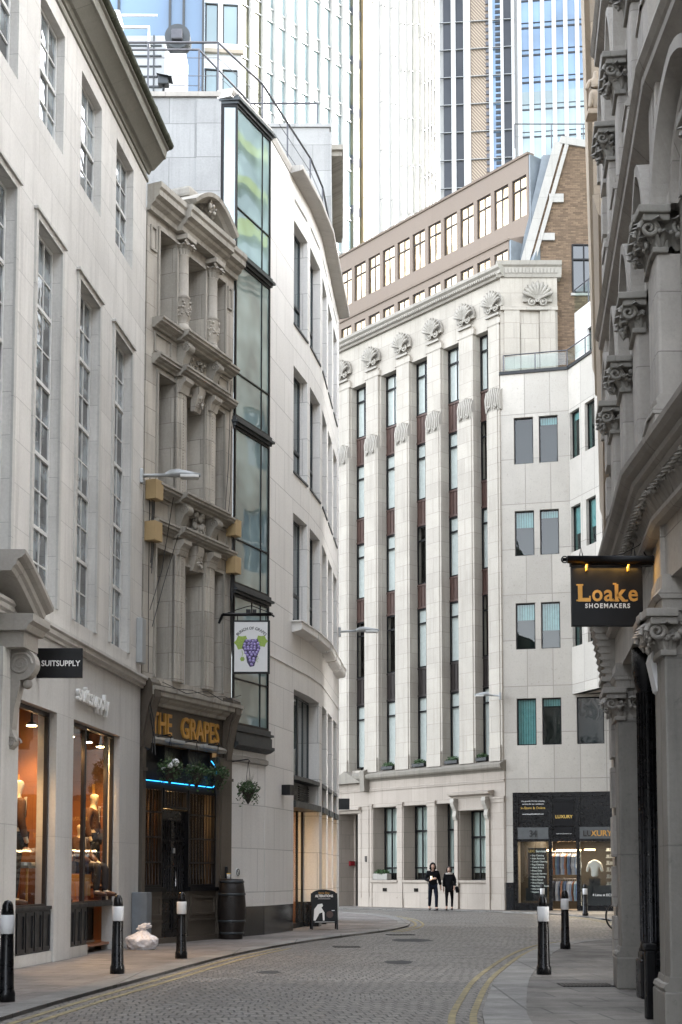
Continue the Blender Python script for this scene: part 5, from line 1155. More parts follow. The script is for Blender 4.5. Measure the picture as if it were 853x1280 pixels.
# ------------------------------------------------------------ towers
def at(name, label, ox, oy, dx, dy): return facade(name, label, 'tower', ox, oy, dx, dy)
t = at('glass_tower', 'pale glass tower with slim white fins rising behind the white building', -7.55, 100, .87, 1)
MB().box(0, 12.9, 0, 88, -9, 0).build('glass_wall', M['g_tower'], t)
nf = 10; bw = 12.9/nf
for k in range(nf+1): MB().box(k*bw-.14, k*bw+.14, 0, 88, 0, .30).build('fin', M['white_fin'], t)
for k in range(nf):
    b = MB(); o_ = MB(); q_ = MB()
    for j in range(11, 18):
        z = j*4.05-k*.0; b.box(k*bw+.14, (k+1)*bw-.14, z, z+.09, 0, .12); b.box(k*bw+.14, (k+1)*bw-.14, z+1.0, z+1.08, 0, .12); o_.box(k*bw+.14, (k+1)*bw-.14, z+.07, z+1.0, 0, .05)
        if (k*7+j*3) % 5 < 2: q_.box(k*bw+.14, k*bw+.14+.35*bw, z+1.06, z+4.05, .0, .06)
    b.build('transom', M['grey_metal'], t); o_.build('spandrel', M['g_tower2'] if k > 1 else M['g_olive'], t)
    if k < 2: MB().box(k*bw+.14, (k+1)*bw-.14, 0, 88, .01, .03).build('olive_glass', M['g_olive'], t)
t = at('white_tower', 'bright white curtain wall tower with gold edge strip in the middle of the skyline', 1.05, 110, .9, 1)
MB().box(0, 10.4, 0, 92, -12, 0).build('glass_wall', M['g_tower2'], t)
b = MB(); b.box(-.55, .55, 0, 92, -1, .25); b.build('dark_glass_edge', M['g_olive'], t)
b = MB()
for j in range(11, 20): b.box(-.56, .56, j*4.1, j*4.1+.7, 0, .27)
b.build('edge_band', M['slate_fin'], t)
b = MB(); b.box(.6, 1.45, 0, 92, 0, .5); b.build('gold_edge', M['panel_gold'], t)
b = MB()
for j in range(23): b.box(.59, 1.46, j*4.1+1.6, j*4.1+1.66, .4, .52)
b.build('panel_joint', M['gunmetal'], t)
x = 1.5; k = 0
while x < 10.2:
    MB().box(x, x+.09, 0, 92, 0, .5).build('fin', M['white_fin'], t)
    b = MB()
    for j in range(22): b.box(x+.0, x+.32, 2.0+j*4.1+(k % 3)*.4, 2.05+j*4.1+(k % 3)*.4, 0, .55)
    b.build('joint', M['gunmetal'], t); st_ = max(.42, 1.5-.16*k); x += st_; k += 1
MB().box(1.5, 6.6, 0, 92, .01, .12).build('white_panel', M['white_fin'], t)
t = at('striped_tower', 'tall tower of alternating dark and white vertical strips with a beige louvred strip', 13.4, 190, 1, -.11)
MB().box(0, 10.9, 0, 150, -12, 0).build('core', M['white_fin'], t)
K = 190/1800
for a, c in ((556, 566), (572, 582), (634, 644)):
    MB().box((a-549)*K, (c-549)*K, 0, 150, 0, .25).build('dark_strip', M['slate_fin'], t)
b = MB(); b.box((591-549)*K, (615-549)*K, 0, 150, 0, .15); b.build('louvre_wall', M['mansard'], t)
b = MB()
for j in range(190):
    z = 55+j*.5; b.add([((592-549)*K, -.2, z+1.4), ((611-549)*K, -.2, z-1.0), ((611-549)*K, -.2, z-.82), ((592-549)*K, -.2, z+1.58)], [(0, 1, 2, 3)])
b.build('louvre', M['beige'], t)
b = MB()
for j in range(90): z = 50+j*1.0; b.box((611-549)*K, (615-549)*K, z, z+.55, .15, .3)
b.build('louvre_end', M['rail'], t)
MB().box((620-549)*K, (630-549)*K, 0, 150, 0, .1).build('glass_strip', M['g_blue'], t)
b = MB()
for j in range(120): z = 50+j*.8; b.box((623.5-549)*K, (630-549)*K, z, z+.45, .1, .2)
b.build('lattice', M['slate_fin'], t)
for x in ((549, 551.5), (566, 572), (582, 591), (615, 620), (630, 634), (644, 648)): MB().box((x[0]-549)*K, (x[1]-549)*K, 0, 150, 0, .5).build('fin', M['white_fin'], t)
b = MB()
for j in range(38): b.box(0, 10.5, j*3.95, j*3.95+.06, .2, .53)
b.build('storey_joint', M['grey_metal'], t)
t = at('blue_glass_tower', 'blue glass tower with white vertical fins above the brick gable', 24.2, 188.6, 1, -.13)
MB().box(0, 13, 0, 150, -12, 0).build('glass_wall', M['g_blue'], t)
for j in range(8): MB().box(j*1.56-.02, j*1.56+.55, 0, 150, 0, .45).build('fin', M['white_fin'], t)
b = MB()
for j in range(38): b.box(0, 12.5, j*3.9, j*3.9+.25, 0, .08); b.box(0, 12.5, j*3.9+.8, j*3.9+.9, 0, .1)
b.build('storey_band', M['slate_fin'], t)
b = MB(); b.box(0, 12.5, 60, 108, .02, .05); b.build('reflection_sheet', M['g_tower'], t)  # tinted sheet standing in for a greenish reflection low on the tower
t = facade('blue_glass_office', 'light blue glass office behind the rooftop railing at upper left', 'building', -14, 70, 1, .05)
MB().box(0, 7.0, 0, 60, -8, 0).build('glass_wall', M['g_blue'], t)
b = MB()
for x in (2.6, 5.2, 5.9, 6.9): b.box(x, x+.12, 0, 60, 0, .2)
b.build('mullion', M['gunmetal'], t)
t = facade('pale_stone_block', 'pale stone block with bay windows wedged between the glass towers at upper left', 'building', -7.4, 72, 1, .1)
wall(t, 'wall', M['white_stone'], 0, 2.2, 0, 60, [(.3, .95, z, z+2.2) for z in (37.6, 41.2, 44.8)]+[(1.2, 2.0, z, z+2.2) for z in (37.6, 41.2, 44.8)], .3)
for z in (37.6, 41.2, 44.8):
    for a, c in ((.3, .95), (1.2, 2.0)): window(t, a, c, z, z+2.2, -.1, 1, 1, .06, .03, M['bronze_dark'], M['g_tower'])
b = MB(); 
for z in (40.6, 44.2): b.box(0, 2.3, z, z+.2, 0, .2)
b.build('band', M['beige'], t)
MB().plan([(0, .35), (2.2, .35), (2.2, 5), (0, 5)], 0, 60).build('floors', M['interior'], t)

# ------------------------------------------------------------ bollards
def bollard(label, x, y, h=1.05):
    t = thing('bollard', label, 'bollard', (x, y, 0), random.uniform(-.3, .3), 'black bollards with white bands')
    k = h/1.05
    MB().lathe((0, 0, 0), [(.098, 0), (.098, .09), (.09, .11), (.083, .12), (.070, .70*k), (.070, .72*k)], 8).build('post', M['black_gloss'], t)
    MB().lathe((0, 0, 0), [(.074, .70*k), (.078, .705*k), (.078, .89*k), (.074, .895*k)], 8).build('reflective_band', M['band'], t)
    MB().lathe((0, 0, 0), [(.066, .895*k), (.062, .95*k), (.056, 1.0*k), (.035, 1.04*k), (.001, 1.05*k)], 12).build('domed_cap', M['black_gloss'], t); return t
for l, x, y in (('nearest black and white bollard, at the left edge of the picture', -3.48, 15.12), ('bollard before the second suit shop window, left of the white rubbish bag', -2.99, 19.42),
                ('black and white bollard in front of the pub door, right of the white rubbish bag', -2.53, 22.99), ('nearest bollard on the right pavement, largest of the right hand ones', 2.69, 19.27),
                ('middle bollard of the right pavement, second in the row', 4.02, 26.0), ('far bollard in front of the shirt window of the dry cleaner', 7.97, 47.24), ('far bollard whose top shows just above the nearest right hand bollard', 6.60, 47.4)): bollard(l, x, y)
# ------------------------------------------------------------ hanging signs
t = thing('hanging_sign', 'square black shop sign lettered in white capitals on the left stone building', 'sign', (-4.13, 21.0, 0))
MB().bbox(-.34, .33, 4.2, 4.64, -.03, .03, .006).build('board', M['black'], t)
text(t, 'SUITSUPPLY', .02, 4.375, .03, .115, M['white_letter'], .003, 'lettering', fit=(-.27, .30), off=.002)
b = MB(); b.box(-.42, -.34, 4.22, 4.6, -.02, .02); b.build('bracket', M['steel'], t)
t = thing('hanging_sign', 'black shoemaker sign with gold lettering and a lit top, hung from the gothic wall', 'sign', (2.43, 13.0, 0))
MB().bbox(-.325, .325, 3.57, 4.12, -.03, .03, .005).build('board', M['black'], t)
MB().tube([(-.37, -.09, 4.17), (.42, -.09, 4.17)], .035, 10).build('lamp_tube', M['black'], t)
b = MB(); b.box(-.33, .42, 4.13, 4.2, -.05, .05); b.tube([(-.40, -.0, 4.19), (.52, 0, 4.19)], .017, 8); b.tube([(.50, 0, 4.13), (.50, 0, 4.62)], .024, 8); b.bbox(.46, .60, 4.50, 4.56, -.03, .03, .01); b.bbox(.46, .60, 4.16, 4.22, -.03, .03, .01)
b.tube([(.40+.055*math.cos(a*.5), 0, 4.27+.055*math.sin(a*.5)) for a in range(14)], .006, 6); b.tube([(-.38+.03*math.cos(a*.5), 0, 4.19+.03*math.sin(a*.5)) for a in range(14)], .006, 6)
b.tube([(-.25, 0, 4.19), (-.23, 0, 4.30), (-.21, 0, 4.19)], .007, 6); b.tube([(.22, 0, 4.19), (.25, 0, 4.34), (.27, 0, 4.19)], .007, 6)
b.tube([(-.05, 0, 4.21), (.15, 0, 4.24), (.3, 0, 4.32), (.48, 0, 4.5)], .004, 5); b.build('bracket', M['black'], t)
b = MB()
for x in (-.19, .19): b.bbox(x-.008, x+.008, 4.07, 4.13, .03, .08, .003)
b.build('clip', M['gold_letter'], t)
ld = bpy.data.lights.new('sign_lamp', 'AREA'); ld.energy = .4; ld.color = (1, .55, .12); ld.shape = 'RECTANGLE'; ld.size = .56; ld.size_y = .05; lo = bpy.data.objects.new('sign_lamp', ld); COL.objects.link(lo); lo.parent = t; lo.location = (0, -.06, 4.118); lo.rotation_euler = (R(-25), 0, 0)
# bold serif word, letter by letter, with slab serifs on the stems
x_ = -.275
for ch, wd in (('L', .125), ('o', .105), ('a', .095), ('k', .12), ('e', .095)):
    text(t, ch, 0, 3.80, .031, .215, M['gold'], .004, 'lettering', fit=(x_+.006, x_+wd-.004), off=.0075 if ch in 'Lk' else .0035)
    b = MB(); z0, zc = 3.80, 3.80+.148
    sf = {'L': [(x_-.008, x_+.05, z0), (x_-.008, x_+.055, zc-.004)], 'k': [(x_-.006, x_+.045, z0), (x_-.010, x_+.02, zc+.006), (x_+wd-.05, x_+wd+.004, z0)], 'a': [(x_+wd-.03, x_+wd+.003, z0)]}.get(ch, [])
    for a, c, z in sf: b.box(a, c, z-.004, z+.010, .031, .0395)
    if ch == 'L': b.box(x_+wd-.016, x_+wd-.004, z0, z0+.045, .031, .0395)
    if sf: b.build('serif', M['gold'], t)
    x_ += wd+.004
text(t, 'SHOEMAKERS', 0, 3.735, .031, .058, M['white_letter'], .003, 'lettering', sx=.95, off=.0015, sp=1.28)
t = thing('pub_sign', 'white pub sign painted with a bunch of purple grapes, hung on an iron bracket', 'sign', (-1.895, 30.2, 0))
b = MB(); b.bbox(-.39, .39, 5.56, 6.70, -.035, .035, .006); b.build('frame', M['black'], t)
MB().box(-.36, .34, 5.60, 6.66, .036, .042).build('painted_panel', M['sign_white'], t)
b = MB(); b.tube([(-.62, 0, 6.83), (.42, 0, 6.83)], .035, 10); b.tube([(-.62, 0, 6.83), (-.7, .1, 6.66)], .03, 8); b.tube([(.42, 0, 6.83), (.48, 0, 6.78)], .02, 8)
b.tube([(-.55, 0, 6.85), (-.35, 0, 6.92), (-.1, 0, 7.0), (0, 0, 7.02), (.1, 0, 6.98), (.3, 0, 6.9), (.45, 0, 6.85)], .01, 6); b.tube([(0, 0, 6.84), (0, 0, 7.08)], .016, 6); b.box(-.12, -.02, 6.86, 6.94, -.01, .01); b.box(.02, .1, 6.86, 6.94, -.01, .01)
b.tube([(-.3, 0, 6.83), (-.3, 0, 6.7)], .01, 6); b.tube([(.3, 0, 6.83), (.3, 0, 6.7)], .01, 6); b.build('bracket', M['black'], t)
text(t, 'BUNCH OF GRAPES', 0, 6.50, .042, .088, M['ink'], .002, 'lettering', sx=.85, arc=.36, off=.001)
b = MB(); c_ = random.Random(3)
spots = []
for j in range(9):
    w_ = [.13, .17, .185, .17, .15, .12, .09, .07, .04][j]; n = max(1, round(w_/.036))
    for i in range(n): spots.append((-.0+(-w_+2*w_*(i+.5)/n)+c_.uniform(-.01, .01), 6.26-j*.062+c_.uniform(-.012, .012)))
for x, z in spots: b.ball((x, -.045, z), .034, 2, (1, .2, 1))
b.build('painted_grapes', M['grape'], t)
b = MB()
for x, z in spots: b.ball((x-.008, -.0515, z+.008), .017, 1, (1, .12, 1))
b.build('painted_highlights', M['grape_light'], t)
b = MB(); b.poly([(.13, 6.3), (.19, 6.1), (.13, 5.95), (.06, 5.72), (-.03, 5.70), (-.09, 5.8), (-.12, 5.98), (-.2, 6.12), (-.14, 6.28)], .0425, .044); b.build('painted_shadow', M['grape_dark'], t)
b = MB()
for (x, z, s_, fl) in ((-.2, 6.22, .17, 1), (.21, 6.25, .14, -1), (-.19, 5.87, .055, 1)):
    b.poly([(x+fl*s_*math.cos(a)*(1-.22*(k % 2)), z+s_*math.sin(a)*(1-.22*(k % 2))) for k, a in enumerate([2*math.pi*i/12 for i in range(12)])], .0422, .0435)
b.build('painted_leaf', M['vine'], t)
b = MB(); b.tube([(-.2, -.046, 6.05), (-.18, -.046, 5.98), (-.2, -.046, 5.92)], .006, 5); b.tube([(.12, -.046, 5.95), (.15, -.046, 5.88), (.1, -.046, 5.84), (.14, -.046, 5.8)], .005, 5); b.build('painted_tendril', M['vine'], t)
# ------------------------------------------------------------ street lamps on walls, boxes, alarms
def lamp(label, x, y, z, dx, dy, L):
    t = thing('street_lamp', label, 'street lamp', (x, y, z), math.atan2(dy, dx), 'wall mounted street lamps')
    b = MB(); b.bbox(-.02, .06, -.12, .16, -.07, .07, .015); b.build('wall_plate', M['grey_metal'], t)
    b = MB(); b.tube([(.03, 0, .03), (L*.5, 0, .06)], .035, 10); b.build('arm', M['grey_metal'], t)
    b = MB(); b.tube([(L*.42, 0, .06), (L*.5, 0, .09), (L*.62, 0, .10), (L*.8, 0, .09), (L, 0, .07)], .06, 12, [.04, .075, .085, .06, .035]); b.build('lamp_head', M['grey_metal'], t)
    b = MB(); b.bbox(L*.66, L*.97, .0, .06, -.11, .11, .02); b.build('lens', M['white_bar'], t); return t
lamp('grey street lamp bracketed off the left stone building above the upper tan box', -3.84, 27.0, 8.9, 1, .1, 1.15)
lamp('far grey street lamp on a thin arm past the end of the white building', -.06, 42.6, 8.55, 1, 0, 1.2)
lamp('small grey street lamp beside the travertine building reaching over the stone piers', 6.12, 54.8, 8.15, -1, .0, 1.0)
def tbox(label, s, p, z, base, w_=.28, h=.38):
    d = base.matrix_world
    t = thing('junction_box', label, 'cable box', (0, 0, 0), 0, 'tan cable boxes')
    b = MB(); b.bbox(-w_/2, w_/2, -h/2, h/2, -.02, .22, .008); b.build('casing', M['tan_box'], t)
    b = MB()
    for k in range(3): b.tube([(-.06+k*.05, -.08, -h/2), (-.05+k*.04, -.09, -h/2-.18), (-.03+k*.02, -.06, -h/2-.42-.1*k)], .009, 5)
    b.build('cable', M['cable'], t); t.location = base.matrix_world @ Vector((s, -p, z)); t.rotation_euler = base.rotation_euler; return t
bpy.context.view_layer.update()
tbox('upper of the two tan cable boxes at the left end of the sooty carved house', .16, .03, 8.75, Bx)
tbox('lower of the two tan cable boxes at the left end of the sooty carved house', .14, .03, 7.93, Bx)
tbox('upper of the two tan cable boxes between the carved house and the glass oriel', 3.46, .04, 8.74, Bx, .26, .36)
tbox('lower of the two tan cable boxes between the carved house and the glass oriel', 3.46, .04, 7.93, Bx, .26, .36)
def on(base, s, p, z, name, label, cat):
    t = thing(name, label, cat, base.matrix_world @ Vector((s, -p, z))); t.rotation_euler = base.rotation_euler; return t
t = on(A, 27.1, 0, 5.3, 'wall_cabinet', 'slim grey cabinet high on the corner of the left stone building', 'cabinet'); b = MB(); b.bbox(-.14, .14, 0, .85, 0, .12, .01); b.build('casing', M['grey_metal'], t)
t = on(A, 27.05, 0, 0, 'utility_cabinet', 'grey metal cabinet standing on the pavement against the pub corner', 'cabinet'); b = MB(); b.bbox(-.2, .2, 0, 1.0, 0, .28, .015); b.build('casing', M['cabinet'], t)
b = MB(); b.box(-.17, .17, .06, .94, .28, .29); b.build('door', M['cabinet'], t)
t = on(C, 1.65, 0, 3.35, 'wall_light', 'dark square wall light on the corner of the white building', 'wall light'); b = MB(); b.bbox(-.1, .12, -.02, .22, 0, .22, .01); b.build('casing', M['charcoal'], t)
t.location = (-1.35, 33.6, 3.2)
t = thing('wall_light', 'dark square wall light at the far end of the white building', 'wall light', (.05, 42.0, 3.25)); b = MB(); b.bbox(-.12, .2, -.02, .3, -.1, .1, .01); b.build('casing', M['charcoal'], t)
t = on(Fb, 6.7, 0, 0, 'alarm_box', 'red and white alarm box on the nearest granite pier', 'alarm'); t.location = (2.76, 12.3, 2.86)
b = MB(); b.poly([(-.02, 0), (.05, .0), (.05, .34), (-.07, .34), (-.09, .28), (-.04, .02)], -.08, .08); b.build('casing', M['red'], t); t.rotation_euler = (0, 0, 0)
b = MB(); b.poly([(-.03, -.005), (-.005, -.005), (-.06, .26), (-.05, .345), (.03, .35), (.03, .36), (-.09, .36), (-.115, .28), (-.06, .02)], -.085, .085); b.build('front_cover', M['band'], t)
t = thing('security_camera', 'white bracketed security lamp over the pub window', 'camera', (-3.45, 27.55, 3.35), math.atan2(1, .43)); b = MB(); b.tube([(0, 0, 0), (.1, -.2, .05)], .02, 8); b.ball((.12, -.24, .12), .08, 2); b.ball((.0, -.2, .06), .06, 2); b.build('lamp_head', M['band'], t)
# ------------------------------------------------------------ hanging baskets, planters
def foliage(mb, c, r, n, sz, seed, sc=(1, 1, .8), droop=0):
    rr = random.Random(seed)
    for _ in range(n):
        a, e = rr.uniform(0, 2*math.pi), math.asin(rr.uniform(-.6, 1)); q = r*rr.uniform(.45, 1.05)
        x, y, z = c[0]+q*math.cos(a)*math.cos(e)*sc[0], c[1]+q*math.sin(a)*math.cos(e)*sc[1], c[2]+q*math.sin(e)*sc[2]
        if droop and rr.random() < .35: z -= rr.uniform(0, droop)
        d = Vector((rr.uniform(-1, 1), rr.uniform(-1, 1), rr.uniform(-.3, 1))).normalized(); u = d.orthogonal().normalized(); s_ = sz*rr.uniform(.6, 1.4)
        p = Vector((x, y, z)); w_ = d.cross(u)
        mb.add([p-u*s_*.3, p+w_*s_*.5, p+u*s_*.3, p-w_*s_*.5], [(0, 1, 2, 3)])
def basket(label, base, s, p, z, k, spiky=True):
    t = on(base, s, p, z, 'hanging_basket', label, 'hanging basket'); t['group'] = 'hanging baskets'
    MB().lathe((0, 0, 0), [(.01, -.30), (.06, -.22), (.12, -.08), (.15, 0), (.13, 0)], 14).build('basket', M['wicker'], t)
    b = MB(); foliage(b, (0, 0, .04), .25, 420, .06, k, (1, 1, .6), .32); b.build('foliage', M['leaf'], t)
    b = MB(); foliage(b, (.03, 0, .07), .24, 130, .05, k+9, (1, 1, .7), .2)
    rr = random.Random(k)
    for _ in range(26):
        a = rr.uniform(0, 6.28); o = rr.uniform(.05, .2); h = rr.uniform(.2, .36); b.add([(-.01, 0, .05), (.01, 0, .05), (o*math.cos(a), o*math.sin(a), .05+h)], [(0, 1, 2)])
    b.build('pale_foliage', M['leaf2'], t)
    b = MB(); b.tube([(0, 0, .62), (.14, 0, 0)], .005, 4); b.tube([(0, 0, .62), (-.14, 0, 0)], .005, 4); b.tube([(0, p, .62), (0, 0, .66), (0, -.04, .6)], .014, 6); b.build('hanger', M['black'], t); return t
basket('leftmost hanging basket over the pub window under the letters THE', Bx, .50, .34, 3.36, 1)
basket('middle hanging basket over the pub door', Bx, 1.55, .34, 3.34, 2)
basket('rightmost hanging basket on the pub front beside the blue neon curve', Bx, 2.45, .34, 3.36, 3)
basket('hanging basket on the pale wall right of the pub, apart from the other three', C, .25, .40, 3.12, 4)
def planter(label, s, z, p, w_, h, n, k):
    t = on(D, s, p, z, 'window_box', label, 'window box'); t['group'] = 'window boxes with plants'
    b = MB(); b.bbox(-w_/2, w_/2, 0, h, -.12, .12, .015); b.build('trough', M['charcoal'] if h < .2 else M['gothic_dark'], t)
    b = MB(); foliage(b, (0, 0, h+.05), .22, n, .07, k, (w_/.44, .7, .6), .12); b.build('foliage', M['leaf'], t)
planter('long stone window box with plants on the ground floor sill behind the railing', 2.75, 1.14, -.05, .95, .26, 600, 21)
for i, s in enumerate((3.2, 5.2, 7.2, 8.95)): planter(['small window box on the first floor ledge, leftmost of four', 'small window box on the first floor ledge, second from left', 'small window box on the first floor ledge, third from left', 'small window box on the first floor ledge, nearest the travertine building'][i], s, 5.76, -.05, .75 if i < 3 else .6, .14, 260, 30+i)
# ------------------------------------------------------------ bag, barrel, board, bicycle
t = thing('rubbish_bag', 'tied white plastic rubbish bag slumped on the pavement by the grey cabinet', 'rubbish bag', (-3.52, 25.75, 0))
bm = bmesh.new(); bmesh.ops.create_icosphere(bm, subdivisions=5, radius=1)
from mathutils import noise as mn
for v in bm.verts:
    c_ = v.co.copy(); n_ = mn.fractal(c_*1.6, 1, 2, 4)*.14+mn.fractal(c_*4.5, 1, 2, 3)*.06
    r_ = 1+n_; z = max(c_.z, -.62); f_ = 1 if c_.z < .2 else max(.12, 1-(c_.z-.2)*1.15)
    fold = 1+.07*math.sin(math.atan2(c_.y, c_.x)*13+c_.z*3)*max(0, c_.z+.2)
    v.co = Vector((c_.x*.29*r_*f_*fold, c_.y*.25*r_*f_*fold, (z+.62)*.235*(1+n_*.4)))
MB_ = MB(); MB_.frombm(bm, None, True); MB_.build('bag', M['bag'], t)
bm = bmesh.new(); bmesh.ops.create_icosphere(bm, subdivisions=4, radius=1)
for v in bm.verts:
    c_ = v.co.copy(); n_ = mn.fractal(c_*2.5+Vector((5, 0, 0)), 1, 2, 4)*.4; v.co = Vector((c_.x*.12*(1+n_)+.02, c_.y*.07*(1+n_), c_.z*.055*(1+n_)+.40+c_.x*.03))
MB_ = MB(); MB_.frombm(bm, None, True); MB_.build('tied_top', M['bag'], t)
t = thing('barrel', 'tall dark wooden barrel standing against the pale wall right of the pub', 'barrel', (-2.27, 30.05, 0))
MB().lathe((0, 0, 0), [(.23, 0), (.23, .02), (.27, .25), (.295, .55), (.295, .7), (.27, 1.0), (.235, 1.24), (.22, 1.24), (.21, 1.2)], 28).build('staves', M['barrel'], t)
for z, r in ((.1, .252), (.35, .283), (.9, .284), (1.16, .252)): MB().lathe((0, 0, 0), [(r-.004, z), (r+.006, z+.002), (r+.006, z+.045), (r-.004, z+.047)], 28).build('hoop', M['gunmetal'], t)
t = thing('takeaway_cup', 'small white and yellow cup left on top of the barrel', 'cup', (-2.33, 29.95, 1.24)); MB().lathe((0, 0, 0), [(.032, 0), (.04, .1)], 14).build('cup', M['band'], t); MB().lathe((0, 0, 0), [(.044, .1), (.044, .115), (.03, .12), (.001, .12)], 14).build('lid', M['gold_letter'], t)
t = on(C, .55, .0, 1.38, 'round_notice', 'small round no smoking notice on the pale wall above the barrel', 'sign')
b = MB(); b.tube([(0, 0, 0), (0, -.012, 0)], .085, 24); b.build('disc', M['band'], t)
b = MB(); b.tube([(.07*math.cos(a*.25), -.014, .07*math.sin(a*.25)) for a in range(27)], .009, 5); b.tube([(-.05, -.015, .05), (.05, -.015, -.05)], .008, 5); b.build('symbol', M['ink'], t)
t = thing('pavement_board', 'black arched pavement board advertising alterations, standing at the white building corner', 'A-board', (-.42, 35.5, 0), R(6))
bd = lambda p_, z0: [(-.30, z0), (.30, z0)]+[(.30*math.cos(a), .78+.12*math.sin(a)) for a in [math.pi*i/14 for i in range(15)]]
for sg in (1, -1):
    b = MB(); b.poly([(-.30, .16), (.30, .16)]+[(.30*math.cos(math.pi*i/14), .86+.11*math.sin(math.pi*i/14)) for i in range(15)], -.012, .012)
    for x in (-.32, .29): b.box(x, x+.035, 0, .88, -.02, .02)
    for v_i, v in enumerate(b.v): b.v[v_i] = (v[0], v[1]-sg*.22*(1-v[2]/1.0), v[2])
    b.build('panel', M['black'], t)
tt = thing('printed_face', None, None); tt.parent = t; tt.location = (0, -.2225, 0); tt.rotation_euler = (-math.atan2(.22, 1.0), 0, 0)
text(tt, 'ALTERATIONS', 0, .80, .015, .085, M['white_letter'], .002, 'lettering', sx=.80, off=.003); text(tt, 'Same Day', 0, .885, .015, .062, M['gold'], .002, 'lettering', sx=1.1)
b = MB(); b.poly([(-.27, .22), (-.25, .50), (-.2, .56), (-.16, .62), (-.05, .64), (-.03, .58), (-.07, .54), (0, .42), (.0, .22), (-.04, .22), (-.05, .42), (-.12, .40), (-.22, .22)], .014, .017); b.build('printed_shirt', M['white_letter'], tt)
b = MB(); b.tube([(.13, -.014, .37), (.13, -.018, .37)], .085, 20); b.build('printed_reel', M['bronze'], tt)
b = MB(); b.box(-.24, .24, .18, .19, .014, .016); b.box(.18, .25, .46, .475, .014, .016); b.box(-.15, .15, .755, .762, .014, .016); b.build('printed_rule', M['white_letter'], tt)
t = thing('bicycle', 'bicycle parked beyond the gothic building corner, mostly hidden but for a wheel', 'bicycle', (6.62, 34.6, 0), R(25))
for x in (-.02, 1.02):
    o = MB(); o.tube([(x+.335*math.cos(a), 0, .345+.335*math.sin(a)) for a in [2*math.pi*i/40 for i in range(41)]], .017, 6); o = o.build('wheel', M['black'], t)
    b = MB()
    for k in range(14): a = 2*math.pi*k/14; b.tube([(x, 0, .345), (x+.32*math.cos(a), 0, .345+.32*math.sin(a))], .002, 3)
    b.tube([(x+.315*math.cos(a), 0, .345+.315*math.sin(a)) for a in [2*math.pi*i/40 for i in range(41)]], .009, 5); b.build('rim', M['steel'], o)
b = MB()
for a, c in (((1.02, .345), (.9, .85)), ((.9, .78), (.38, .75)), ((.9, .7), (.45, .33)), ((.45, .33), (.34, .85)), ((.45, .33), (-.02, .345)), ((-.02, .345), (.38, .72))): b.tube([(a[0], 0, a[1]), (c[0], 0, c[1])], .016, 8)
b.build('frame', M['gunmetal'], t); b = MB(); b.tube([(.9, 0, .85), (.88, 0, .98)], .014, 6); b.tube([(.9, -.26, 1.0), (.88, 0, .98), (.9, .26, 1.0)], .013, 6); b.build('handlebar', M['black'], t)
b = MB(); b.bbox(.22, .48, .88, .94, -.07, .07, .03); b.build('saddle', M['black'], t); b = MB(); b.tube([(.45, .05, .33), (.45, .05, .16)], .01, 6); b.tube([(.45, -.05, .33), (.45, -.05, .5)], .01, 6); b.bbox(.4, .5, .14, .17, -.14, -.05, .008); b.build('pedals', M['black'], t)
# ------------------------------------------------------------ garments in the dry cleaner window
gm = [plain('shirt_cloth', c, .9, var=.15, bs=0) for c in ((.35, .42, .52), (.55, .55, .55), (.16, .22, .34), (.42, .2, .12), (.6, .6, .62), (.12, .12, .14), (.25, .33, .36))]
def garment(x, y, z, rz, m_, k, L):
    t = thing('hanging_shirt', None, 'shirt', (x, y, z), rz, 'laundered clothes hanging in the dry cleaner')
    b = MB(); w_ = .20; b.poly([(-w_, -L), (w_, -L), (w_*.95, -.25), (w_*1.35, -.5), (w_*1.2, -.62), (w_*1.05, -.15), (.06, -.05), (-.06, -.05), (-w_*1.05, -.15), (-w_*1.2, -.62), (-w_*1.35, -.5), (-w_*.95, -.25)], -.035, .035)
    b.build('cloth', m_, t); MB().tube([(0, 0, -.06), (0, 0, .03), (.02, 0, .05)], .004, 4).build('hook', M['steel'], t)
    return t
names = ['pale blue', 'white', 'dark blue', 'rust', 'cream', 'black', 'grey green']
bpy.context.view_layer.update()
for row, (z, n, p) in enumerate(((2.2, 15, 1.0), (1.15, 15, .9))):
    for k in range(n):
        i = (k*3+row*2) % 7; s = 1.80+k*.065+(.0 if row else 0)
        lc = E.matrix_world @ Vector((s, p+random.uniform(-.05, .05), z)); t = garment(lc.x, lc.y, lc.z, R(60+random.uniform(-12, 12)), gm[i], k, .85 if row == 0 else .8)
        t['label'] = f"{names[i]} garment, {['first','second','third','fourth','fifth','sixth','seventh','eighth','ninth','tenth','eleventh','twelfth','thirteenth','fourteenth','fifteenth'][k]} from left on the {'upper' if row == 0 else 'lower'} rail in the dry cleaner"
t = thing('clothes_rail', 'two tier chrome clothes rail in the dry cleaner doorway', 'clothes rail', E.matrix_world @ Vector((1.75, 1.0, 0))); t.rotation_euler = E.rotation_euler
b = MB(); b.tube([(0, 0, 2.24), (1.05, 0, 2.24)], .015, 6); b.tube([(0, .1, 1.19), (1.05, .1, 1.19)], .015, 6); b.build('bar', M['steel'], t)
for x in (-.02, 1.07): MB().tube([(x, .05, 0), (x, .05, 2.26)], .015, 6).build('upright', M['steel'], t)
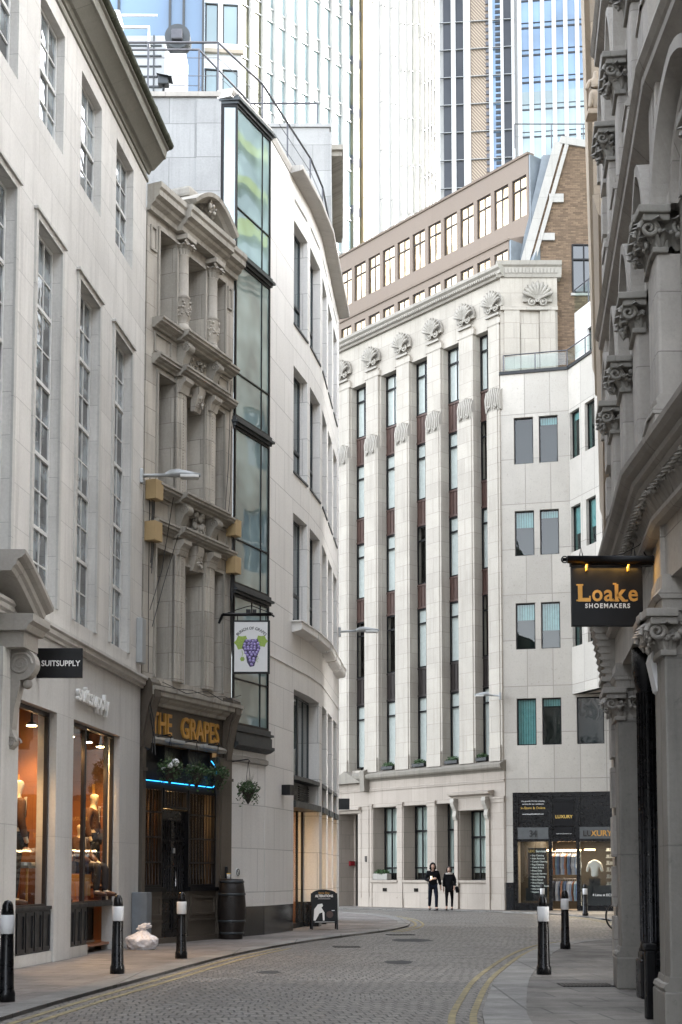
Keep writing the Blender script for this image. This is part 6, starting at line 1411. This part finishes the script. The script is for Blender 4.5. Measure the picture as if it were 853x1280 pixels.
# ------------------------------------------------------------ people and mannequins
def body(t, mat, J, edges, rad, name='body', sub=2): return smoothmesh(name, J, edges, rad, mat, t, sub, 0)
def person(label, loc, rz, h, hood_, phone, bag, stride, fem):
    t = thing('person', label, 'person', loc, rz); k = h/1.75; q = lambda v: tuple(a*k for a in v)
    sh = .19 if not fem else .165; hp = .09
    # joints: 0 pelvis ... ; person faces local -Y
    st = stride
    J = [(0, 0, .95), (0, 0, 1.12), (0, .01, 1.3), (0, 0, 1.44), (0, -.01, 1.52), (0, -.02, 1.60), (0, -.015, 1.70),
         (sh, 0, 1.41), (-sh, 0, 1.41),
         (hp, 0, .90), (hp+.01, -st*.45, .50), (hp+.0, -st*.5, .09), (hp+.01, -st*.5-.13, .035),
         (-hp, 0, .90), (-hp-.01, st*.15, .50), (-hp, st*.55, .12), (-hp-.01, st*.5-.10, .045)]
    if phone: J += [(sh+.06, .03, 1.15), (sh+.10, -.02, .92), (sh+.10, -.04, .85), (-sh-.07, .0, 1.14), (-sh+.05, -.22, 1.12), (-.06, -.28, 1.16)]
    else: J += [(sh+.07, .02, 1.15), (sh+.05, -.1, .95), (sh+.04, -.14, .89), (-sh-.04, .03, 1.15), (-sh-.06, -.03, .92), (-sh-.06, -.05, .85)]
    E_ = [(0, 1), (1, 2), (2, 3), (3, 4), (4, 5), (5, 6), (2, 7), (2, 8), (0, 9), (9, 10), (10, 11), (11, 12), (0, 13), (13, 14), (14, 15), (15, 16), (7, 17), (17, 18), (18, 19), (8, 20), (20, 21), (21, 22)]
    rd = [(.14, .11), (.13, .10), (.15, .105), .065, .052, (.072, .085), (.07, .08), .055, .055, .09, .06, .04, .035, .09, .06, .04, .035, .042, .034, .03, .042, .034, .03]
    body(t, M['skin'], [q(v) for v in J], E_, [tuple(a*k for a in r) if isinstance(r, tuple) else r*k for r in rd])
    # coat over torso and arms
    cj = [J[0], J[1], J[2], (0, 0, 1.45), J[7], J[17], J[18], J[8], J[20], J[21], (0, 0, .78 if not fem else .72)]
    smoothmesh('coat', [q(v) for v in cj], [(0, 1), (1, 2), (2, 3), (2, 4), (4, 5), (5, 6), (2, 7), (7, 8), (8, 9), (0, 10)], [tuple(a*k for a in r) if isinstance(r, tuple) else r*k for r in [(.185, .15), (.17, .135), (.185, .14), .085, .085, .07, .055, .085, .07, .055, (.20 if fem else .18, .16)]], M['cloth_black'], t, 2, 0)
    lj = [(0, 0, .93), J[9], J[10], (J[11][0], J[11][1], .10), J[13], J[14], (J[15][0], J[15][1], .14)]
    smoothmesh('trousers', [q(v) for v in lj], [(0, 1), (1, 2), (2, 3), (0, 4), (4, 5), (5, 6)], [tuple(a*k for a in r) if isinstance(r, tuple) else r*k for r in [(.15, .12), .105, .072 if not fem else .062, .06 if not fem else .046, .105, .072 if not fem else .062, .06 if not fem else .046]], M['cloth_navy' if not fem else 'cloth_black'], t, 2, 0)
    for a, c in ((J[11], J[12]), (J[15], J[16])):
        smoothmesh('shoe', [q((a[0], a[1]+.04, .05)), q((a[0], a[1]-.03, .05)), q((c[0], c[1]-.03, .035))], [(0, 1), (1, 2)], [.05*k, .05*k, (.05*k, .03*k)], M['black'], t, 2, 0)
    # hands with fingers
    for hnd, (w0, dr) in enumerate(((J[19], (0, -.05, -.14)), (J[22], (0.10, -.06, .03) if phone else (0, -.05, -.14)))):
        b = MB(); d = Vector(dr).normalized(); sd_ = Vector((0, 1, 0)) if not (phone and hnd) else Vector((0, 0, 1)); w_ = Vector(w0)
        P_ = [w_, w_+d*.05, w_+d*.09]; b.tube([q(v) for v in P_], .03*k, 8, [.022*k, .036*k, .032*k])
        for f_, ln in enumerate((.06, .075, .07, .055)):
            o_ = sd_*((f_-1.5)*.018); b.tube([q(w_+d*.085+o_), q(w_+d*(.085+ln*.5)+o_), q(w_+d*(.085+ln)+o_+Vector((0, -.015, 0)))], .008*k, 6, [.009*k, .0085*k, .006*k])
        b.tube([q(w_+d*.03+sd_*.03), q(w_+d*.06+sd_*.05), q(w_+d*.09+sd_*.05)], .009*k, 6); b.build('hand', M['skin'], t)
    b = MB(); hc = (0, -.02, 1.63)
    b.ball(q((0, -.045, 1.625)), .075*k, 3, (.95, .9, 1.25)); b.ball(q((0, -.12, 1.615)), .016*k, 2, (.8, 1, 1.5)); b.build('face', M['skin'], t)
    b = MB()
    for x in (-.03, .03): b.ball(q((x, -.108, 1.64)), .010*k, 1); b.tube([q((x-.02, -.112, 1.663)), q((x+.02, -.112, 1.663))], .005*k, 4)
    b.tube([q((-.022, -.108, 1.575)), q((.022, -.108, 1.575))], .005*k, 4); b.build('facial_features', M['hair'], t)
    if hood_:
        bm = bmesh.new(); bmesh.ops.create_uvsphere(bm, u_segments=24, v_segments=16, radius=1)
        for v in list(bm.verts):
            if v.co.y < -.62 and -.75 < v.co.z < .62: bm.verts.remove(v)
        for v in bm.verts: v.co = Vector((v.co.x*.125*k*(1.0 if v.co.z > -.3 else 1.15), v.co.y*.14*k-.0*k, v.co.z*.165*k+1.625*k))
        m_ = MB(); m_.frombm(bm, None, True); m_.build('hood', M['cloth_black'], t)
    else:
        bm = bmesh.new(); bmesh.ops.create_uvsphere(bm, u_segments=24, v_segments=16, radius=1)
        for v in list(bm.verts):
            if v.co.y < -.35 and v.co.z < .45: bm.verts.remove(v)
        for v in bm.verts: v.co = Vector((v.co.x*.10*k*(1 if v.co.z > 0 else 1.25), v.co.y*.115*k-.0*k, (v.co.z*.135 if v.co.z > 0 else v.co.z*.28)*k+1.64*k))
        m_ = MB(); m_.frombm(bm, None, True); m_.build('long_hair', M['hair'], t)
        b = MB(); b.tube([q((.11*math.cos(a), .09*math.sin(a)-.02, 1.46)) for a in [2*math.pi*i/18 for i in range(19)]], .045*k, 8); b.build('scarf', M['gothic_trim'], t)
    return t
bpy.context.view_layer.update()
p1 = person('left one of two walkers, in dark hooded jacket and jeans, looking at a phone', (3.50, 55.1, 0), R(7), 1.78, True, True, False, .44, False)
t = thing('phone', 'small lit phone held by the hooded walker', 'phone', (3.42, 54.80, 1.20), R(0)); MB().bbox(-.035, .035, -.02, .10, -.005, .005, .004).build('case', M['black'], t); MB().box(-.03, .03, -.012, .09, .005, .006).build('screen', emis('phone_screen', (1, .85, .5), .5), t)
p2 = person('right one of two walkers, long haired, in short black coat and tights', (4.13, 55.2, 0), R(-9), 1.66, False, False, True, -.42, True)
t = thing('handbag', 'dark handbag and folded coat carried on the arm of the long haired walker', 'bag', (4.40, 55.12, .78))
smoothmesh('bag_body', [(0, 0, .12), (.02, 0, 0), (.05, 0, -.12)], [(0, 1), (1, 2)], [(.05, .07), (.09, .08), (.07, .07)], M['cloth_black'], t, 2, 1); MB().tube([(0, 0, .1), (-.03, 0, .3), (.0, 0, .42)], .012, 6).build('strap', M['black'], t)
def mannequin(label, s, p, z, rz, sit=False, mat='suit_brown', par=A):
    lc = A.matrix_world @ Vector((s, -p, z)); t = thing('mannequin', label, 'mannequin', lc, rz, 'shop window mannequins')
    if sit: J = [(0, 0, .50), (0, 0, .68), (0, .01, .86), (0, 0, 1.0), (0, -.01, 1.08), (0, -.02, 1.15), (0, -.02, 1.26), (.19, 0, .97), (-.19, 0, .97), (.1, -.05, .5), (.14, -.42, .52), (.14, -.42, .08), (.14, -.55, .04), (-.1, -.05, .5), (-.14, -.42, .52), (-.14, -.38, .08), (-.14, -.5, .04), (.24, -.05, .74), (.14, -.28, .58), (.1, -.36, .56), (-.24, -.05, .74), (-.14, -.28, .58), (-.1, -.36, .56)]
    else: J = [(0, 0, .95), (0, 0, 1.12), (0, .01, 1.3), (0, 0, 1.44), (0, -.01, 1.52), (0, -.02, 1.6), (0, -.02, 1.71), (.2, 0, 1.41), (-.2, 0, 1.41), (.09, 0, .9), (.1, -.03, .5), (.1, 0, .08), (.1, -.12, .04), (-.09, 0, .9), (-.12, .05, .5), (-.13, .08, .08), (-.14, -.05, .04), (.26, .03, 1.15), (.22, -.12, .95), (.2, -.18, .9), (-.27, .02, 1.15), (-.27, -.05, .9), (-.27, -.08, .83)]
    E_ = [(0, 1), (1, 2), (2, 3), (3, 4), (4, 5), (5, 6), (2, 7), (2, 8), (0, 9), (9, 10), (10, 11), (11, 12), (0, 13), (13, 14), (14, 15), (15, 16), (7, 17), (17, 18), (18, 19), (8, 20), (20, 21), (21, 22)]
    rd = [(.13, .10), (.125, .09), (.145, .10), .06, .05, (.075, .09), (.075, .092), .05, .05, .085, .06, .04, .04, .085, .06, .04, .04, .042, .034, .03, .042, .034, .03]
    body(t, M['mannequin'], J, E_, rd)
    cj = [J[0], J[1], J[2], (J[3][0], J[3][1], J[3][2]-.01), J[7], J[17], J[18], J[8], J[20], J[21]]
    smoothmesh('jacket', cj, [(0, 1), (1, 2), (2, 3), (2, 4), (4, 5), (5, 6), (2, 7), (7, 8), (8, 9)], [(.165, .13), (.145, .115), (.17, .12), .075, .08, .062, .048, .08, .062, .048], M[mat], t, 2, 0)
    lj = [(J[0][0], J[0][1], J[0][2]-.02), J[9], J[10], J[11], J[13], J[14], J[15]]
    smoothmesh('trousers', lj, [(0, 1), (1, 2), (2, 3), (0, 4), (4, 5), (5, 6)], [(.14, .11), .10, .075, .06, .10, .075, .06], M['suit_dark' if mat != 'suit_dark' else 'cloth_navy'], t, 2, 0)
    b = MB(); h0 = J[3][2]; b.poly([(-.055, h0+.03), (.055, h0+.03), (.0, h0-.25)], .118, .128); b.build('shirt_front', M['shirt'], t)
    b = MB(); b.poly([(-.018, h0+.0), (.018, h0+.0), (.022, h0-.2), (0, h0-.25), (-.022, h0-.2)], .128, .134); b.build('tie', M['suit_brown'], t)
    for i in (12, 16): smoothmesh('shoe', [(J[i-1][0], J[i-1][1]+.03, J[i-1][2]-.03), (J[i][0], J[i][1], J[i][2]), (J[i][0], J[i][1]-.09, J[i][2]-.01)], [(0, 1), (1, 2)], [.05, .05, (.045, .03)], M['bronze'], t, 2, 0)
    return t
rA = A.rotation_euler.z
mannequin('standing bald mannequin in brown suit in the leftmost shop window', 21.75, -.48, .86, rA+R(35)).scale = (1.1, 1.1, 1.11)
mannequin('tall standing mannequin in brown suit at the right of the second shop window', 26.15, -.55, 1.08, rA+R(-5))
mannequin('seated mannequin in dark suit with hand on knee in the second shop window', 25.35, -.55, .95, rA+R(-10), True)
mannequin('mannequin in dark coat at the left side of the second shop window', 24.5, -.62, .86, rA+R(20), mat='suit_dark')
lc = A.matrix_world @ Vector((25.35, .6, .95)); t = thing('display_stool', 'carved gold box that the seated mannequin sits on', 'stool', lc, rA); b = MB(); b.bbox(-.2, .2, 0, .38, -.2, .2, .02); b.build('box', M['gold'], t)
lc = A.matrix_world @ Vector((22.3, .55, .86)); t = thing('display_table', 'low display table with folded shirts in the left shop window', 'display table', lc, rA)
b = MB(); b.box(-.4, .4, .56, .60, -.22, .22); b.build('table_top', M['grey_metal'], t)
for x in (-.37, .37):
    for y in (-.19, .19): b = MB(); b.box(x-.015, x+.015, 0, .56, y-.015, y+.015); b.build('leg', M['gold'], t)
for k in range(4):
    lc2 = A.matrix_world @ Vector((22.02+.19*k, .55, 1.46)); t = thing('folded_shirt', ['leftmost folded shirt', 'second folded shirt', 'third folded shirt', 'rightmost folded shirt'][k]+' on the low display table', 'shirt', lc2, rA, 'folded shirts on the display table'); b = MB(); b.bbox(-.085, .085, 0, .05, -.14, .14, .015); b.build('cloth', gm[(k*2) % 7], t)
lc = E.matrix_world @ Vector((3.35, .9, .25)); t = thing('shirt_form', 'headless display form in a white tee shirt in the dry cleaner window', 'display form', lc, E.rotation_euler.z)
smoothmesh('torso', [(0, 0, 1.0), (0, 0, 1.25), (0, 0, 1.5), (.2, 0, 1.52), (.3, 0, 1.2), (-.2, 0, 1.52), (-.3, 0, 1.2), (0, 0, 1.68)], [(0, 1), (1, 2), (2, 3), (3, 4), (2, 5), (5, 6), (2, 7)], [(.15, .1), (.15, .1), (.17, .11), .07, .055, .07, .055, .05], M['shirt'], t, 2, 0)
b = MB(); b.tube([(0, 0, 0), (0, 0, 1.0)], .02, 8); b.box(-.2, .2, .35, .95, -.1, .1); b.build('stand', M['black'], t)
